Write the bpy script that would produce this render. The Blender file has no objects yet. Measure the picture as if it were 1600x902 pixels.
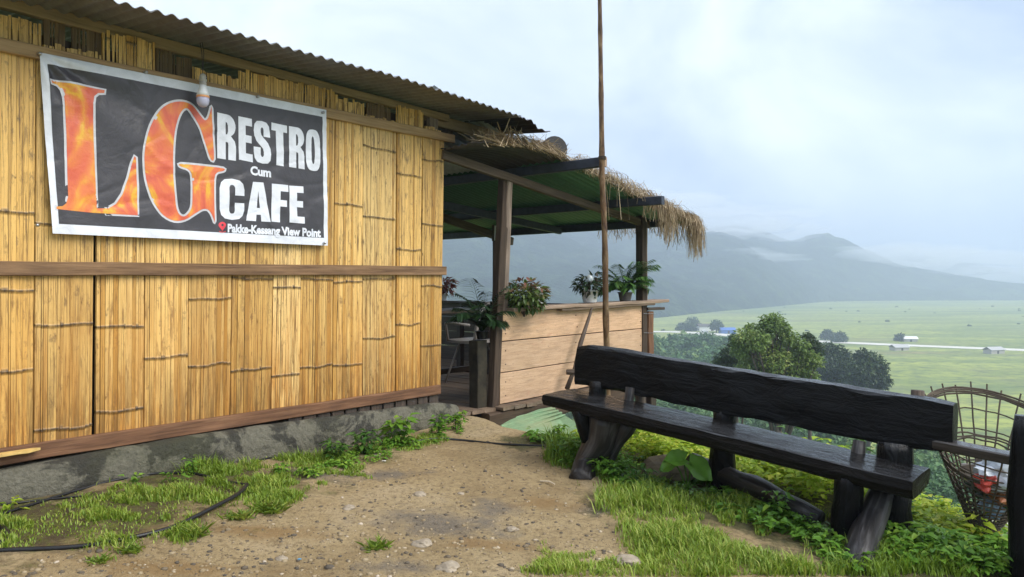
import bpy, bmesh, math, random
import numpy as np
from mathutils import Vector, Matrix, noise
random.seed(7); rng = np.random.default_rng(7)
SC = bpy.context.scene; COL = SC.collection
# ------------------------------------------------------------------ camera, sky, sun, exposure
F, CX, HY, CZ = 1180.0, 800.0, 440.0, 1.5        # focal length and horizon in photo pixels, eye height
cam_d = bpy.data.cameras.new('camera'); cam = bpy.data.objects.new('camera', cam_d); COL.objects.link(cam)
cam.location = (0, 0, CZ); cam.rotation_euler = (math.radians(90), 0, 0)
cam_d.sensor_width = 36; cam_d.lens = F/1600*36; cam_d.shift_y = (HY-451)/1600
cam_d.clip_start = .05; cam_d.clip_end = 20000
SC.camera = cam
SC.view_settings.view_transform = 'Standard'; SC.view_settings.look = 'None'
SC.view_settings.exposure = 1.55; SC.view_settings.gamma = 1
try: SC.cycles.use_denoising = True
except Exception: pass
SC.cycles.max_bounces = 8; SC.cycles.volume_bounces = 3; SC.cycles.transparent_max_bounces = 8

DV = Vector((1000, 1180, 0)).normalized()          # along the hut wall, away from the camera
NV = Vector((DV.y, -DV.x, 0))                      # out of the hut wall
P0 = Vector((-.564, 6.05, 0))                      # hut corner
SUN = (NV*.85 + DV*.22 + Vector((0, 0, .85))).normalized()
sun_d = bpy.data.lights.new('sun', 'SUN'); sun = bpy.data.objects.new('sun', sun_d); COL.objects.link(sun)
sun_d.energy = 1.5; sun_d.angle = math.radians(40); sun_d.color = (1, .95, .87)
sun.rotation_euler = SUN.to_track_quat('Z', 'Y').to_euler(); sun.location = (0, 0, 30)
world = bpy.data.worlds.new('World'); SC.world = world; world.use_nodes = True
wn = world.node_tree; wn.nodes.clear()
w_out = wn.nodes.new('ShaderNodeOutputWorld'); w_bg = wn.nodes.new('ShaderNodeBackground')
w_sky = wn.nodes.new('ShaderNodeTexSky'); w_sky.sky_type = 'NISHITA'; w_sky.sun_disc = False
w_sky.sun_elevation = math.asin(SUN.z); w_sky.sun_rotation = math.atan2(SUN.x, SUN.y)
w_sky.air_density = 1; w_sky.dust_density = 3
w_tc = wn.nodes.new('ShaderNodeTexCoord')
w_map = wn.nodes.new('ShaderNodeMapping'); w_map.inputs['Scale'].default_value = (1, 1, 1.6)
w_no = wn.nodes.new('ShaderNodeTexNoise'); w_no.inputs['Scale'].default_value = 2.3; w_no.inputs['Detail'].default_value = 5
w_no.inputs['Roughness'].default_value = .56; w_no.inputs['Distortion'].default_value = .45
w_rp = wn.nodes.new('ShaderNodeValToRGB')
w_rp.color_ramp.elements[0].position = .34; w_rp.color_ramp.elements[0].color = (.34, .415, .55, 1)
w_rp.color_ramp.elements[1].position = .70; w_rp.color_ramp.elements[1].color = (.86, .90, .98, 1)
w_sc = wn.nodes.new('ShaderNodeVectorMath'); w_sc.operation = 'SCALE'; w_sc.inputs['Scale'].default_value = 5.9
w_mx = wn.nodes.new('ShaderNodeMixRGB'); w_mx.inputs['Fac'].default_value = .92
lk = wn.links.new
lk(w_tc.outputs['Generated'], w_map.inputs['Vector']); lk(w_map.outputs['Vector'], w_no.inputs['Vector'])
lk(w_no.outputs['Fac'], w_rp.inputs['Fac']); lk(w_rp.outputs['Color'], w_sc.inputs[0])
lk(w_sky.outputs['Color'], w_mx.inputs['Color1']); lk(w_sc.outputs['Vector'], w_mx.inputs['Color2'])
lk(w_mx.outputs['Color'], w_bg.inputs['Color']); w_bg.inputs['Strength'].default_value = .1
lk(w_bg.outputs['Background'], w_out.inputs['Surface'])

# ------------------------------------------------------------------ projection helpers (photo pixel -> place)
def RS(r, s, z): return P0 + DV*r + NV*s + Vector((0, 0, z))
def PX(px, py, Y): return Vector(((px-CX)/F*Y, Y, CZ-(py-HY)/F*Y))
def rs_of(p): q = Vector((p[0], p[1], 0)) - P0; return q.dot(DV), q.dot(NV)
def W(px, py, s=0.):                                # on the plane s from the hut wall
    k = (px-CX)/F
    r = (k*(P0.y+NV.y*s) - P0.x - NV.x*s)/(DV.x-k*DV.y)
    Y = P0.y + DV.y*r + NV.y*s
    return PX(px, py, Y)
def WR(px, py, s=0.):
    p = W(px, py, s); return rs_of(p)[0], p.z
def RP(px, py, r):                                  # on the plane r (across the bench)
    k = (px-CX)/F
    s = (k*(P0.y+DV.y*r) - P0.x - DV.x*r)/(NV.x-k*NV.y)
    return PX(px, py, P0.y + DV.y*r + NV.y*s)
def nz(x, y, z=0.): return noise.noise((x, y, z))
def sst(a, b, x):
    t = min(1, max(0, (x-a)/(b-a))); return t*t*(3-2*t)
def edge_q(r, s):
    e = .38 + .10*nz(s*.8, 3.3)-.30*sst(1.75, 1.2, s)+.13*sst(.4, .1, s)
    if s < .1: e -= .3*sst(.1, -.6, s)
    a = r-e; b = (s-6.5)*.8
    return max(a, b, 0) if abs(a-b) > .5 else max(0, (a+b)/2+abs(a-b)/2)
def base_h(r, s):
    z = .425 - .052*max(0, s-.1) - .004*max(0, s-.1)**2*.5
    z -= .055*sst(-2.3, -1.2, r)*sst(.5, -.3, r)*sst(1.6, .2, s)
    if s > 7: z = .425-.052*6.9-.0952
    return z
def ground_h(x, y, detail=True):
    r, s = rs_of((x, y)); q = edge_q(r, s); z = base_h(r, s)
    z -= 30*(1-math.exp(-(q*q/(q+.35))/40)) if q > 0 else 0
    if detail:
        z += .022*nz(x*1.3, y*1.3, 1.7) + .011*nz(x*4.2, y*4.2, 5.1) + .006*nz(x*11, y*11, 2.2) + .004*nz(x*24, y*24, 6.2)
    return z
def G(px, py, detail=True):
    z = .3
    for _ in range(14):
        Y = (CZ-z)*F/(py-HY); z = .5*z+.5*ground_h((px-CX)/F*Y, Y, detail)
    Y = (CZ-z)*F/(py-HY)
    return Vector(((px-CX)/F*Y, Y, z))
def to_px(p): return (CX+p[0]/p[1]*F, HY-(p[2]-CZ)/p[1]*F)
def ip(x, tab):
    for (a, b), (c, d) in zip(tab, tab[1:]):
        if x <= c: return b+(d-b)*max(0, (x-a)/(c-a))
    return tab[-1][1]
def inpoly(x, y, poly):
    c = False; j = len(poly)-1
    for i in range(len(poly)):
        xi, yi = poly[i]; xj, yj = poly[j]
        if (yi > y) != (yj > y) and x < (xj-xi)*(y-yi)/(yj-yi)+xi: c = not c
        j = i
    return c
# ------------------------------------------------------------------ object helpers
def tag(o, label=None, cat=None, group=None, kind=None):
    if label: o['label'] = label
    if cat: o['category'] = cat
    if group: o['group'] = group
    if kind: o['kind'] = kind
    return o
def wl(o):
    v = Vector((0, 0, 0))
    while o: v += o.location; o = o.parent
    return v
def thing(name, label, cat, loc, group=None):
    o = bpy.data.objects.new(name, None); COL.objects.link(o); o.location = loc
    o.empty_display_size = .1
    return tag(o, label, cat, group)
def link_mesh(name, me, mat, parent=None, smooth=False, origin=None):
    if mat is not None and not me.materials: me.materials.append(mat)
    if smooth: me.polygons.foreach_set('use_smooth', [True]*len(me.polygons))
    o = bpy.data.objects.new(name, me); COL.objects.link(o)
    if parent:
        me.transform(Matrix.Translation(-wl(parent))); o.parent = parent
    elif origin is not None:
        me.transform(Matrix.Translation(-Vector(origin))); o.location = origin
    return o
class MB:
    def __init__(s): s.v = []; s.f = []; s.uv = []; s.t = []; s.cur = 0.; s.mi = []; s.m = 0
    def vert(s, p): s.v.append(tuple(p)); s.t.append(s.cur); return len(s.v)-1
    def face(s, idx, uv=None):
        s.f.append(tuple(idx)); s.uv.append(uv or [(0, 0)]*len(idx)); s.mi.append(s.m)
    def quad(s, a, b, c, d, uv=None):
        i = [s.vert(p) for p in (a, b, c, d)]
        if uv is None:
            L = (Vector(b)-Vector(a)).length; H = (Vector(d)-Vector(a)).length
            uv = [(0, 0), (L, 0), (L, H), (0, H)]
        s.face(i, uv)
    def loft(s, rings, cap=True, closed=True):
        n = len(rings[0]); u = 0; ids = []; off = random.random()*3
        for k, R in enumerate(rings): ids.append([s.vert(p) for p in R])
        us = [0]
        for k in range(1, len(rings)):
            a = sum((Vector(p) for p in rings[k-1]), Vector())/n; b = sum((Vector(p) for p in rings[k]), Vector())/n
            us.append(us[-1]+(b-a).length)
        vs = [0]; R = rings[len(rings)//2]
        for j in range(n): vs.append(vs[-1]+(Vector(R[(j+1) % n])-Vector(R[j])).length)
        for k in range(len(rings)-1):
            for j in range(n if closed else n-1):
                j2 = (j+1) % n
                s.face((ids[k][j], ids[k][j2], ids[k+1][j2], ids[k+1][j]),
                       [(us[k], vs[j]+off), (us[k], vs[j+1]+off), (us[k+1], vs[j+1]+off), (us[k+1], vs[j]+off)])
        if cap and closed:
            for k, rev in ((0, True), (-1, False)):
                q = ids[k][::-1] if rev else ids[k]
                s.face(q, [(us[k]+.02*math.cos(6.28*j/n), vs[j]*.4+off) for j in range(n)])
    def beam(s, a, b, w, h, up=(0, 0, 1), n=6, jit=.003, ch=.006, taper=1.):
        a = Vector(a); b = Vector(b); ax = (b-a).normalized(); up = Vector(up)
        sd = ax.cross(up).normalized(); u2 = sd.cross(ax).normalized(); sdn = random.random()*50
        rings = []
        for k in range(n+1):
            t = k/n; c = a.lerp(b, t); hw = w/2*(1+(taper-1)*t); hh = h/2*(1+(taper-1)*t); q = min(ch, hw*.6, hh*.6)
            pts = [(-hw+q, -hh), (hw-q, -hh), (hw, -hh+q), (hw, hh-q), (hw-q, hh), (-hw+q, hh), (-hw, hh-q), (-hw, -hh+q)]
            R = []
            for (x, y) in pts:
                p = c+sd*x+u2*y
                R.append(p+noise.noise_vector((p.x*5+sdn, p.y*5, p.z*5))*jit)
            rings.append(R)
        s.loft(rings); return s
    def tube(s, pts, rad, n=8, jit=0., cap=True):
        pts = [Vector(p) for p in pts]; m = len(pts); sdn = random.random()*50
        rd = rad if isinstance(rad, (list, tuple)) else [rad]*m
        ref = None; rings = []
        for k in range(m):
            ax = (pts[min(k+1, m-1)]-pts[max(k-1, 0)]).normalized()
            if ref is None:
                ref = ax.orthogonal().normalized()
            ref = (ref-ax*ref.dot(ax)).normalized(); b = ax.cross(ref)
            R = []
            for j in range(n):
                an = 6.28318*j/n; p = pts[k]+(ref*math.cos(an)+b*math.sin(an))*rd[k]
                if jit: p += (p-pts[k])*jit/rd[k]*noise.noise((p.x*6+sdn, p.y*6, p.z*6))*2
                R.append(p)
            rings.append(R)
        s.loft(rings, cap=cap); return s
    def mesh(s, name):
        me = bpy.data.meshes.new(name); me.from_pydata(s.v, [], s.f)
        uvl = me.uv_layers.new(name='UVMap'); flat = []
        for q in s.uv:
            for c in q: flat.extend(c)
        uvl.data.foreach_set('uv', flat)
        at = me.attributes.new('tint', 'FLOAT', 'POINT'); at.data.foreach_set('value', s.t)
        me.polygons.foreach_set('material_index', s.mi)
        me.update(); return me
    def build(s, name, mat, parent=None, smooth=False, origin=None):
        return link_mesh(name, s.mesh(name), mat, parent, smooth, origin)
def mesh_np(name, V, Fq, tint=None):
    V = np.asarray(V, np.float32); Fq = np.asarray(Fq, np.int32); k = Fq.shape[1]
    me = bpy.data.meshes.new(name); me.vertices.add(len(V)); me.vertices.foreach_set('co', V.ravel())
    me.loops.add(Fq.size); me.loops.foreach_set('vertex_index', Fq.ravel())
    me.polygons.add(len(Fq)); me.polygons.foreach_set('loop_start', np.arange(0, Fq.size, k, dtype=np.int32))
    try: me.polygons.foreach_set('loop_total', np.full(len(Fq), k, np.int32))
    except Exception: pass
    if tint is not None:
        at = me.attributes.new('tint', 'FLOAT', 'POINT'); at.data.foreach_set('value', np.asarray(tint, np.float32))
    me.update(calc_edges=True); me.validate(); return me
def norm(a): return a/np.maximum(np.linalg.norm(a, axis=1, keepdims=True), 1e-9)
def leaf_arrays(P, D, U, L, Wd, fold=.25, droop=.2, six=False):
    """folded leaf blades: P base, D direction, U normal. Returns verts (N*k), faces"""
    P = np.asarray(P, float); D = norm(np.asarray(D, float)); U = np.asarray(U, float)
    S = norm(np.cross(D, U)); U = np.cross(S, D); L = np.asarray(L)[:, None]; Wd = np.asarray(Wd)[:, None]; n = len(P)
    if not six:
        a = P; b = P+D*L*.42+S*Wd*.5+U*Wd*fold; c = P+D*L-U*L*droop; e = P+D*L*.42-S*Wd*.5+U*Wd*fold
        V = np.stack([a, b, c, e], 1).reshape(-1, 3); i = np.arange(n)[:, None]*4
        Fq = np.concatenate([i+np.array([[0, 1, 2]]), i+np.array([[0, 2, 3]])])
        return V, Fq, 4
    m1 = P+D*L*.3+U*L*.03; m2 = P+D*L*.68-U*L*droop*.45; t = P+D*L-U*L*droop
    up = U*Wd*fold
    V = np.stack([P, m1+S*Wd*.46+up, m1, m1-S*Wd*.46+up, m2+S*Wd*.36+up*.8, m2, m2-S*Wd*.36+up*.8, t], 1).reshape(-1, 3)
    f = np.array([[0, 1, 2], [0, 2, 3], [1, 4, 2], [4, 5, 2], [2, 5, 3], [5, 6, 3], [4, 7, 5], [5, 7, 6]])
    Fq = (np.arange(n)[:, None, None]*8+f[None]).reshape(-1, 3)
    return V, Fq, 8
class LB:                                           # collects leaves
    def __init__(s): s.P = []; s.D = []; s.U = []; s.L = []; s.W = []; s.T = []
    def add(s, p, d, u, l, w, t=0.):
        s.P.append(tuple(p)); s.D.append(tuple(d)); s.U.append(tuple(u)); s.L.append(l); s.W.append(w); s.T.append(t)
    def build(s, name, mat, parent=None, fold=.22, droop=.25, six=True, origin=None):
        V, Fq, k = leaf_arrays(s.P, s.D, s.U, s.L, s.W, fold, droop, six)
        return link_mesh(name, mesh_np(name, V, Fq, np.repeat(s.T, k)), mat, parent, False, origin)
def rvec(): return Vector((random.gauss(0, 1), random.gauss(0, 1), random.gauss(0, 1))).normalized()
# ------------------------------------------------------------------ materials
def newmat(name):
    m = bpy.data.materials.new(name); m.use_nodes = True
    return m, m.node_tree, m.node_tree.nodes['Principled BSDF']
def nd(nt, typ, ins=None, **at):
    n = nt.nodes.new(typ)
    for k, v in at.items(): setattr(n, k, v)
    for k, v in (ins or {}).items():
        s = n.inputs[k]
        if hasattr(v, 'is_linked') or isinstance(v, bpy.types.NodeSocket): nt.links.new(v, s)
        else: s.default_value = v
    return n
def c4(c): return (c[0], c[1], c[2], 1)
def ramp(nt, fac, stops):
    r = nt.nodes.new('ShaderNodeValToRGB'); e = r.color_ramp.elements
    while len(e) < len(stops): e.new(.5)
    for i, (p, c) in enumerate(stops): e[i].position = p; e[i].color = c4(c) if not isinstance(c, (int, float)) else (c, c, c, 1)
    nt.links.new(fac, r.inputs['Fac']); return r.outputs['Color']
def mix(nt, fac, a, b, mode='MIX'):
    n = nt.nodes.new('ShaderNodeMixRGB'); n.blend_type = mode
    for k, v in (('Fac', fac), ('Color1', a), ('Color2', b)):
        if isinstance(v, bpy.types.NodeSocket): nt.links.new(v, n.inputs[k])
        else: n.inputs[k].default_value = v if k == 'Fac' else c4(v)
    return n.outputs['Color']
def mth(nt, op, a, b=0.):
    n = nt.nodes.new('ShaderNodeMath'); n.operation = op
    for k, v in ((0, a), (1, b)):
        if isinstance(v, bpy.types.NodeSocket): nt.links.new(v, n.inputs[k])
        else: n.inputs[k].default_value = v
    return n.outputs[0]
def noi(nt, vec, scale, detail=5, rough=.55, dist=0.):
    return nd(nt, 'ShaderNodeTexNoise', {'Vector': vec, 'Scale': scale, 'Detail': detail, 'Roughness': rough, 'Distortion': dist}).outputs['Fac']
def uvvec(nt, su, sv, rnd=True):
    uv = nt.nodes.new('ShaderNodeTexCoord').outputs['UV']
    mp = nd(nt, 'ShaderNodeMapping', {'Vector': uv, 'Scale': (su, sv, 1)})
    if rnd:
        oi = nt.nodes.new('ShaderNodeObjectInfo').outputs['Random']
        cx = nd(nt, 'ShaderNodeCombineXYZ', {'X': mth(nt, 'MULTIPLY', oi, 37.), 'Y': mth(nt, 'MULTIPLY', oi, 91.), 'Z': mth(nt, 'MULTIPLY', oi, 13.)})
        nt.links.new(cx.outputs[0], mp.inputs['Location'])
    return mp.outputs['Vector']
def objvec(nt): return nt.nodes.new('ShaderNodeTexCoord').outputs['Object']
def bump(nt, b, h, strength=.3, dist=.01):
    n = nd(nt, 'ShaderNodeBump', {'Height': h, 'Strength': strength, 'Distance': dist})
    nt.links.new(n.outputs['Normal'], b.inputs['Normal']); return n
def attr(nt, name='tint'): return nd(nt, 'ShaderNodeAttribute', attribute_name=name).outputs['Fac']
def wood(name, dark, mid, light, rough=(.55, .85), su=1.6, sv=42, patch=.45, bstr=.35, spec=.35):
    m, nt, b = newmat(name)
    v = uvvec(nt, su, sv); g = noi(nt, v, 1.6, 8, .62, .6)
    col = ramp(nt, g, [(.3, dark), (.5, mid), (.72, light)])
    pn = noi(nt, uvvec(nt, 2.2, 7), 2., 5)
    col = mix(nt, ramp(nt, pn, [(.42, 0.), (.7, patch)]), col, [c*.45 for c in dark])
    hue = nt.nodes.new('ShaderNodeObjectInfo').outputs['Random']
    col = mix(nt, 1., col, ramp(nt, hue, [(0, (.82, .84, .86)), (1, (1.12, 1.06, 1.0))]), 'MULTIPLY')
    nt.links.new(col, b.inputs['Base Color'])
    nt.links.new(nd(nt, 'ShaderNodeMapRange', {'Value': pn, 'To Min': rough[1], 'To Max': rough[0]}).outputs[0], b.inputs['Roughness'])
    b.inputs['Specular IOR Level'].default_value = spec
    if bstr > .85:                                  # hand-hewn faces: broad adze marks under the grain
        g = mth(nt, 'ADD', g, mth(nt, 'MULTIPLY', noi(nt, uvvec(nt, 4, 9), 1.6, 5, .6, .8), 2.5))
    bump(nt, b, g, min(1, bstr), (.006 if bstr <= .85 else .009)); return m
def wet_top(m, top_spec, top_rough):
    nt = m.node_tree; b = nt.nodes['Principled BSDF']; base = b.inputs['Specular IOR Level'].default_value
    z = nd(nt, 'ShaderNodeSeparateXYZ', {'Vector': nt.nodes.new('ShaderNodeNewGeometry').outputs['Normal']}).outputs['Z']
    f = nd(nt, 'ShaderNodeMapRange', {'Value': z, 'From Min': .35, 'From Max': .8}).outputs[0]
    nt.links.new(mth(nt, 'ADD', mth(nt, 'MULTIPLY', f, top_spec-base), base), b.inputs['Specular IOR Level'])
    r0 = b.inputs['Roughness'].links[0].from_socket
    nt.links.new(mth(nt, 'MULTIPLY', r0, mth(nt, 'ADD', mth(nt, 'MULTIPLY', f, top_rough-1), 1.)), b.inputs['Roughness'])
    return m
def scuff(m, colr, lo=.64, hi=.72):
    nt = m.node_tree; b = nt.nodes['Principled BSDF']; c0 = b.inputs['Base Color'].links[0].from_socket
    a = noi(nt, uvvec(nt, 5, 16), 1.3, 7, .75)
    nt.links.new(mix(nt, ramp(nt, a, [(lo, 0.), (hi, .7)]), c0, colr), b.inputs['Base Color']); return m
def plain(name, col, rough=.6, metal=0., var=.25, scale=18, bstr=.1, spec=.4):
    m, nt, b = newmat(name); v = objvec(nt); n = noi(nt, v, scale, 6)
    c = ramp(nt, n, [(.3, [x*(1-var) for x in col]), (.7, [min(1, x*(1+var)) for x in col])])
    nt.links.new(c, b.inputs['Base Color']); b.inputs['Roughness'].default_value = rough; b.inputs['Metallic'].default_value = metal
    b.inputs['Specular IOR Level'].default_value = spec
    if bstr: bump(nt, b, n, bstr, .004)
    return m
def leafmat(name, a, bcol, ccol=None, rough=.45, trans=.25, spec=.4):
    m, nt, b = newmat(name); t = attr(nt)
    n = noi(nt, objvec(nt), 30, 2)
    col = ramp(nt, t, [(0, a), (.6, bcol), (1, ccol or bcol)])
    col = mix(nt, .35, col, ramp(nt, n, [(.3, (.55, .55, .5)), (.7, (1.25, 1.25, 1.1))]), 'MULTIPLY')
    nt.links.new(col, b.inputs['Base Color']); b.inputs['Roughness'].default_value = rough
    b.inputs['Specular IOR Level'].default_value = spec
    tr = nd(nt, 'ShaderNodeBsdfTranslucent', {'Color': col}); ms = nd(nt, 'ShaderNodeMixShader', {'Fac': trans})
    nt.links.new(b.outputs[0], ms.inputs[1]); nt.links.new(tr.outputs[0], ms.inputs[2])
    nt.links.new(ms.outputs[0], nt.nodes['Material Output'].inputs['Surface']); return m

# bamboo boards: split culms, tint attribute = per-strip shade (0..1) and 'node' marks the dark ring
def bamboo_mat():
    m, nt, b = newmat('split_bamboo')
    v = uvvec(nt, 1.4, 260); g = noi(nt, v, 1., 6, .65)
    v2 = uvvec(nt, 3.2, 34); sp = noi(nt, v2, 1.6, 7, .7)
    t = attr(nt)
    col = ramp(nt, t, [(0, (.46, .255, .06)), (.35, (.68, .43, .13)), (.7, (.78, .53, .20)), (1, (.86, .64, .29))])
    col = mix(nt, ramp(nt, g, [(.5, 0.), (.64, .62)]), col, (.30, .165, .045))
    col = mix(nt, ramp(nt, sp, [(.54, 0.), (.68, .85)]), col, (.11, .062, .026))
    sp2 = noi(nt, uvvec(nt, 1.3, 130), 2.1, 6, .75)
    col = mix(nt, ramp(nt, sp2, [(.54, 0.), (.60, .88)]), col, (.09, .05, .02))
    mo = noi(nt, uvvec(nt, 7, 22), 1.5, 7, .72)
    col = mix(nt, ramp(nt, mo, [(.57, 0.), (.67, .75)]), col, (.10, .075, .05))
    kn = noi(nt, uvvec(nt, 14, 60), 1.0, 3, .5)
    col = mix(nt, ramp(nt, kn, [(.70, 0.), (.75, .85)]), col, (.06, .038, .02))
    lg = noi(nt, uvvec(nt, .7, 5), 1.7, 5, .6)
    col = mix(nt, ramp(nt, lg, [(.45, 0.), (.7, .45)]), col, (.40, .25, .09))
    # rain-splash stain grows towards the foot of the wall
    geo = nt.nodes.new('ShaderNodeNewGeometry').outputs['Position']
    z = nd(nt, 'ShaderNodeSeparateXYZ', {'Vector': geo}).outputs['Z']
    wet = nd(nt, 'ShaderNodeMapRange', {'Value': z, 'From Min': 1.75, 'From Max': .55, 'To Min': 0., 'To Max': 1.}).outputs[0]
    big = noi(nt, uvvec(nt, 1.1, 9), 1.5, 6, .65)
    st = mth(nt, 'MULTIPLY', wet, ramp(nt, big, [(.36, .12), (.62, 1.)]))
    col = mix(nt, mth(nt, 'MULTIPLY', st, .9), col, (.52, .225, .035))
    foot = nd(nt, 'ShaderNodeMapRange', {'Value': z, 'From Min': 1.15, 'From Max': .55, 'To Min': 0., 'To Max': 1.}).outputs[0]
    fs = mth(nt, 'MULTIPLY', foot, ramp(nt, noi(nt, uvvec(nt, 2.2, 60), 1.3, 6, .7), [(.40, 0.), (.58, .95)]))
    col = mix(nt, fs, col, (.10, .05, .016))
    nodea = attr(nt, 'node')
    col = mix(nt, mth(nt, 'MULTIPLY', nodea, ramp(nt, noi(nt, uvvec(nt, 4, 26), 2, 3), [(.3, .45), (.58, 1.)])), col, (.05, .035, .022))
    col = mix(nt, 1., col, ramp(nt, nt.nodes.new('ShaderNodeObjectInfo').outputs['Random'], [(0, (.82, .77, .69)), (.35, (.98, .96, .92)), (.7, (1.04, 1., .93)), (1, (1.1, 1.08, 1.06))]), 'MULTIPLY')
    nt.links.new(col, b.inputs['Base Color']); b.inputs['Roughness'].default_value = .48; b.inputs['Specular IOR Level'].default_value = .35
    bump(nt, b, g, .25, .003); return m
M = {}
M['bamboo'] = bamboo_mat()
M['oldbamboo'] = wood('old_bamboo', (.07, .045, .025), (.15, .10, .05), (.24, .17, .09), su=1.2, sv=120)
M['batten'] = wood('weathered_batten', (.10, .055, .028), (.20, .12, .062), (.30, .19, .105), sv=38)
M['batten_up'] = wood('pale_batten', (.26, .165, .08), (.38, .25, .125), (.48, .34, .185), sv=38, patch=.25)
M['fascia'] = wood('fascia_wood', (.18, .13, .075), (.27, .20, .115), (.34, .26, .16), sv=30, patch=.3)
M['sill'] = wood('sill_wood', (.085, .042, .022), (.17, .085, .045), (.26, .145, .08), sv=34)
M['railing'] = wood('sawn_pink_timber', (.45, .28, .165), (.60, .40, .25), (.70, .49, .33), su=3.4, sv=75, patch=.2, bstr=.3)
def wear(m):
    nt = m.node_tree; b = nt.nodes['Principled BSDF']; c0 = b.inputs['Base Color'].links[0].from_socket
    sp = noi(nt, uvvec(nt, 30, 42), 1.2, 6, .75); st = noi(nt, uvvec(nt, 1.6, 9), 1.4, 6, .65); rd = noi(nt, uvvec(nt, 2.3, 6), 1.1, 4, .6)
    c = mix(nt, ramp(nt, sp, [(.58, 0.), (.68, .6)]), c0, (.16, .10, .065))
    c = mix(nt, ramp(nt, st, [(.52, 0.), (.68, .5)]), c, (.24, .165, .11)); c = mix(nt, ramp(nt, rd, [(.64, 0.), (.72, .5)]), c, (.42, .17, .10))
    nt.links.new(c, b.inputs['Base Color'])
wear(M['railing'])
M['railcap'] = wood('railcap_wood', (.22, .15, .10), (.35, .25, .18), (.46, .35, .26), sv=26, patch=.25)
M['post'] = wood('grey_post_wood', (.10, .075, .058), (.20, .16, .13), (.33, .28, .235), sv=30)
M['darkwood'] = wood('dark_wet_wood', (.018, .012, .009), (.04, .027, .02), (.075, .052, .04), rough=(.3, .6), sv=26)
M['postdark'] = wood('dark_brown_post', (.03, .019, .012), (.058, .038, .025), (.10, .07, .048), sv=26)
M['rafter'] = wood('brown_rafter', (.05, .036, .025), (.095, .07, .05), (.15, .115, .085), sv=26)
M['floor'] = wood('floor_plank_wood', (.10, .07, .048), (.17, .125, .088), (.25, .19, .14), sv=24)
M['bench'] = wood('black_wet_log', (.0028, .0030, .0034), (.0058, .0064, .0074), (.014, .0155, .018), rough=(.22, .5), su=1.1, sv=20, patch=.2, bstr=1., spec=.10); wet_top(M['bench'], .55, .6); scuff(M['bench'], (.035, .035, .036))
M['benchseat'] = wood('wet_seat_log', (.0032, .0030, .003), (.007, .0066, .0066), (.018, .0165, .016), rough=(.12, .5), su=1.1, sv=24, patch=.2, bstr=.9, spec=.08); wet_top(M['benchseat'], .75, .45); scuff(M['benchseat'], (.05, .042, .035))
M['railwood'] = wood('wet_grey_rail', (.02, .017, .015), (.045, .04, .036), (.09, .08, .074), rough=(.12, .5), sv=24, bstr=.6, spec=.1); wet_top(M['railwood'], .8, .5)
M['benchleg'] = wood('grey_wet_log', (.010, .009, .009), (.03, .027, .027), (.12, .115, .115), rough=(.3, .6), su=2.0, sv=24, patch=.5, bstr=.8)
M['purlin'] = plain('painted_purlin', (.035, .042, .062), .5, var=.3)
M['pole'] = wood('bamboo_pole_skin', (.05, .022, .010), (.16, .085, .035), (.36, .25, .13), rough=(.35, .55), su=5, sv=14, patch=.6)
M['stick'] = wood('dark_stick', (.03, .022, .017), (.07, .052, .04), (.12, .095, .075))
M['straw'] = leafmat('straw', (.19, .135, .085), (.42, .325, .215), (.60, .50, .37), rough=.7, trans=.12, spec=.2)
M['basket'] = wood('basket_cane', (.032, .025, .019), (.08, .064, .048), (.155, .128, .10), su=8, sv=60)
M['white'] = plain('white_plastic', (.75, .77, .8), .35, var=.06, bstr=0)
M['blackhose'] = plain('black_rubber', (.012, .012, .013), .38, var=.3, bstr=.05)
M['metalnail'] = plain('steel', (.45, .45, .47), .3, metal=1, var=.1, bstr=0)
M['chair'] = plain('pale_chair_frame', (.42, .39, .36), .4, var=.12, bstr=0)
M['soil_pot'] = plain('pot_white', (.66, .68, .68), .4, var=.08, bstr=0)
M['greyplastic'] = plain('grey_pot', (.16, .15, .14), .5)
M['rock'] = plain('rock', (.30, .25, .185), .85, var=.35, scale=22, bstr=.5)
M['rockdark'] = plain('mossy_rock', (.13, .105, .065), .85, var=.5, scale=14, bstr=.6)
M['darkmoss'] = plain('dark_mossy_wood', (.028, .023, .014), .8, var=.7, scale=12, bstr=.5)
M['rockpale'] = plain('pale_rock', (.55, .55, .53), .7, var=.2, scale=14, bstr=.5)

def metal_sheet(name, base, rust, rough=.45, met=.4, amt=.5):
    m, nt, b = newmat(name); v = objvec(nt)
    n = noi(nt, v, 3.5, 8, .65); f = noi(nt, v, 26, 6, .7)
    col = ramp(nt, f, [(.3, [c*.75 for c in base]), (.7, [c*1.2 for c in base])])
    col = mix(nt, ramp(nt, n, [(.45, 0.), (.7, amt)]), col, rust)
    nt.links.new(col, b.inputs['Base Color']); b.inputs['Roughness'].default_value = rough; b.inputs['Metallic'].default_value = met
    bump(nt, b, f, .1, .003); return m
M['tin'] = metal_sheet('galvanised_tin', (.24, .25, .255), (.15, .13, .11), .5, .35, .7)
M['tindark'] = metal_sheet('rusted_tin', (.055, .055, .06), (.05, .032, .022), .55, .3, .8)
M['tinpale'] = metal_sheet('pale_tin', (.42, .46, .46), (.25, .25, .22), .5, .2, .5)
M['tingreen'] = metal_sheet('green_tin', (.05, .15, .095), (.035, .085, .06), .45, .05, .5)
M['greensheet'] = metal_sheet('green_board', (.22, .36, .20), (.27, .31, .17), .7, 0, .9)

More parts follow.
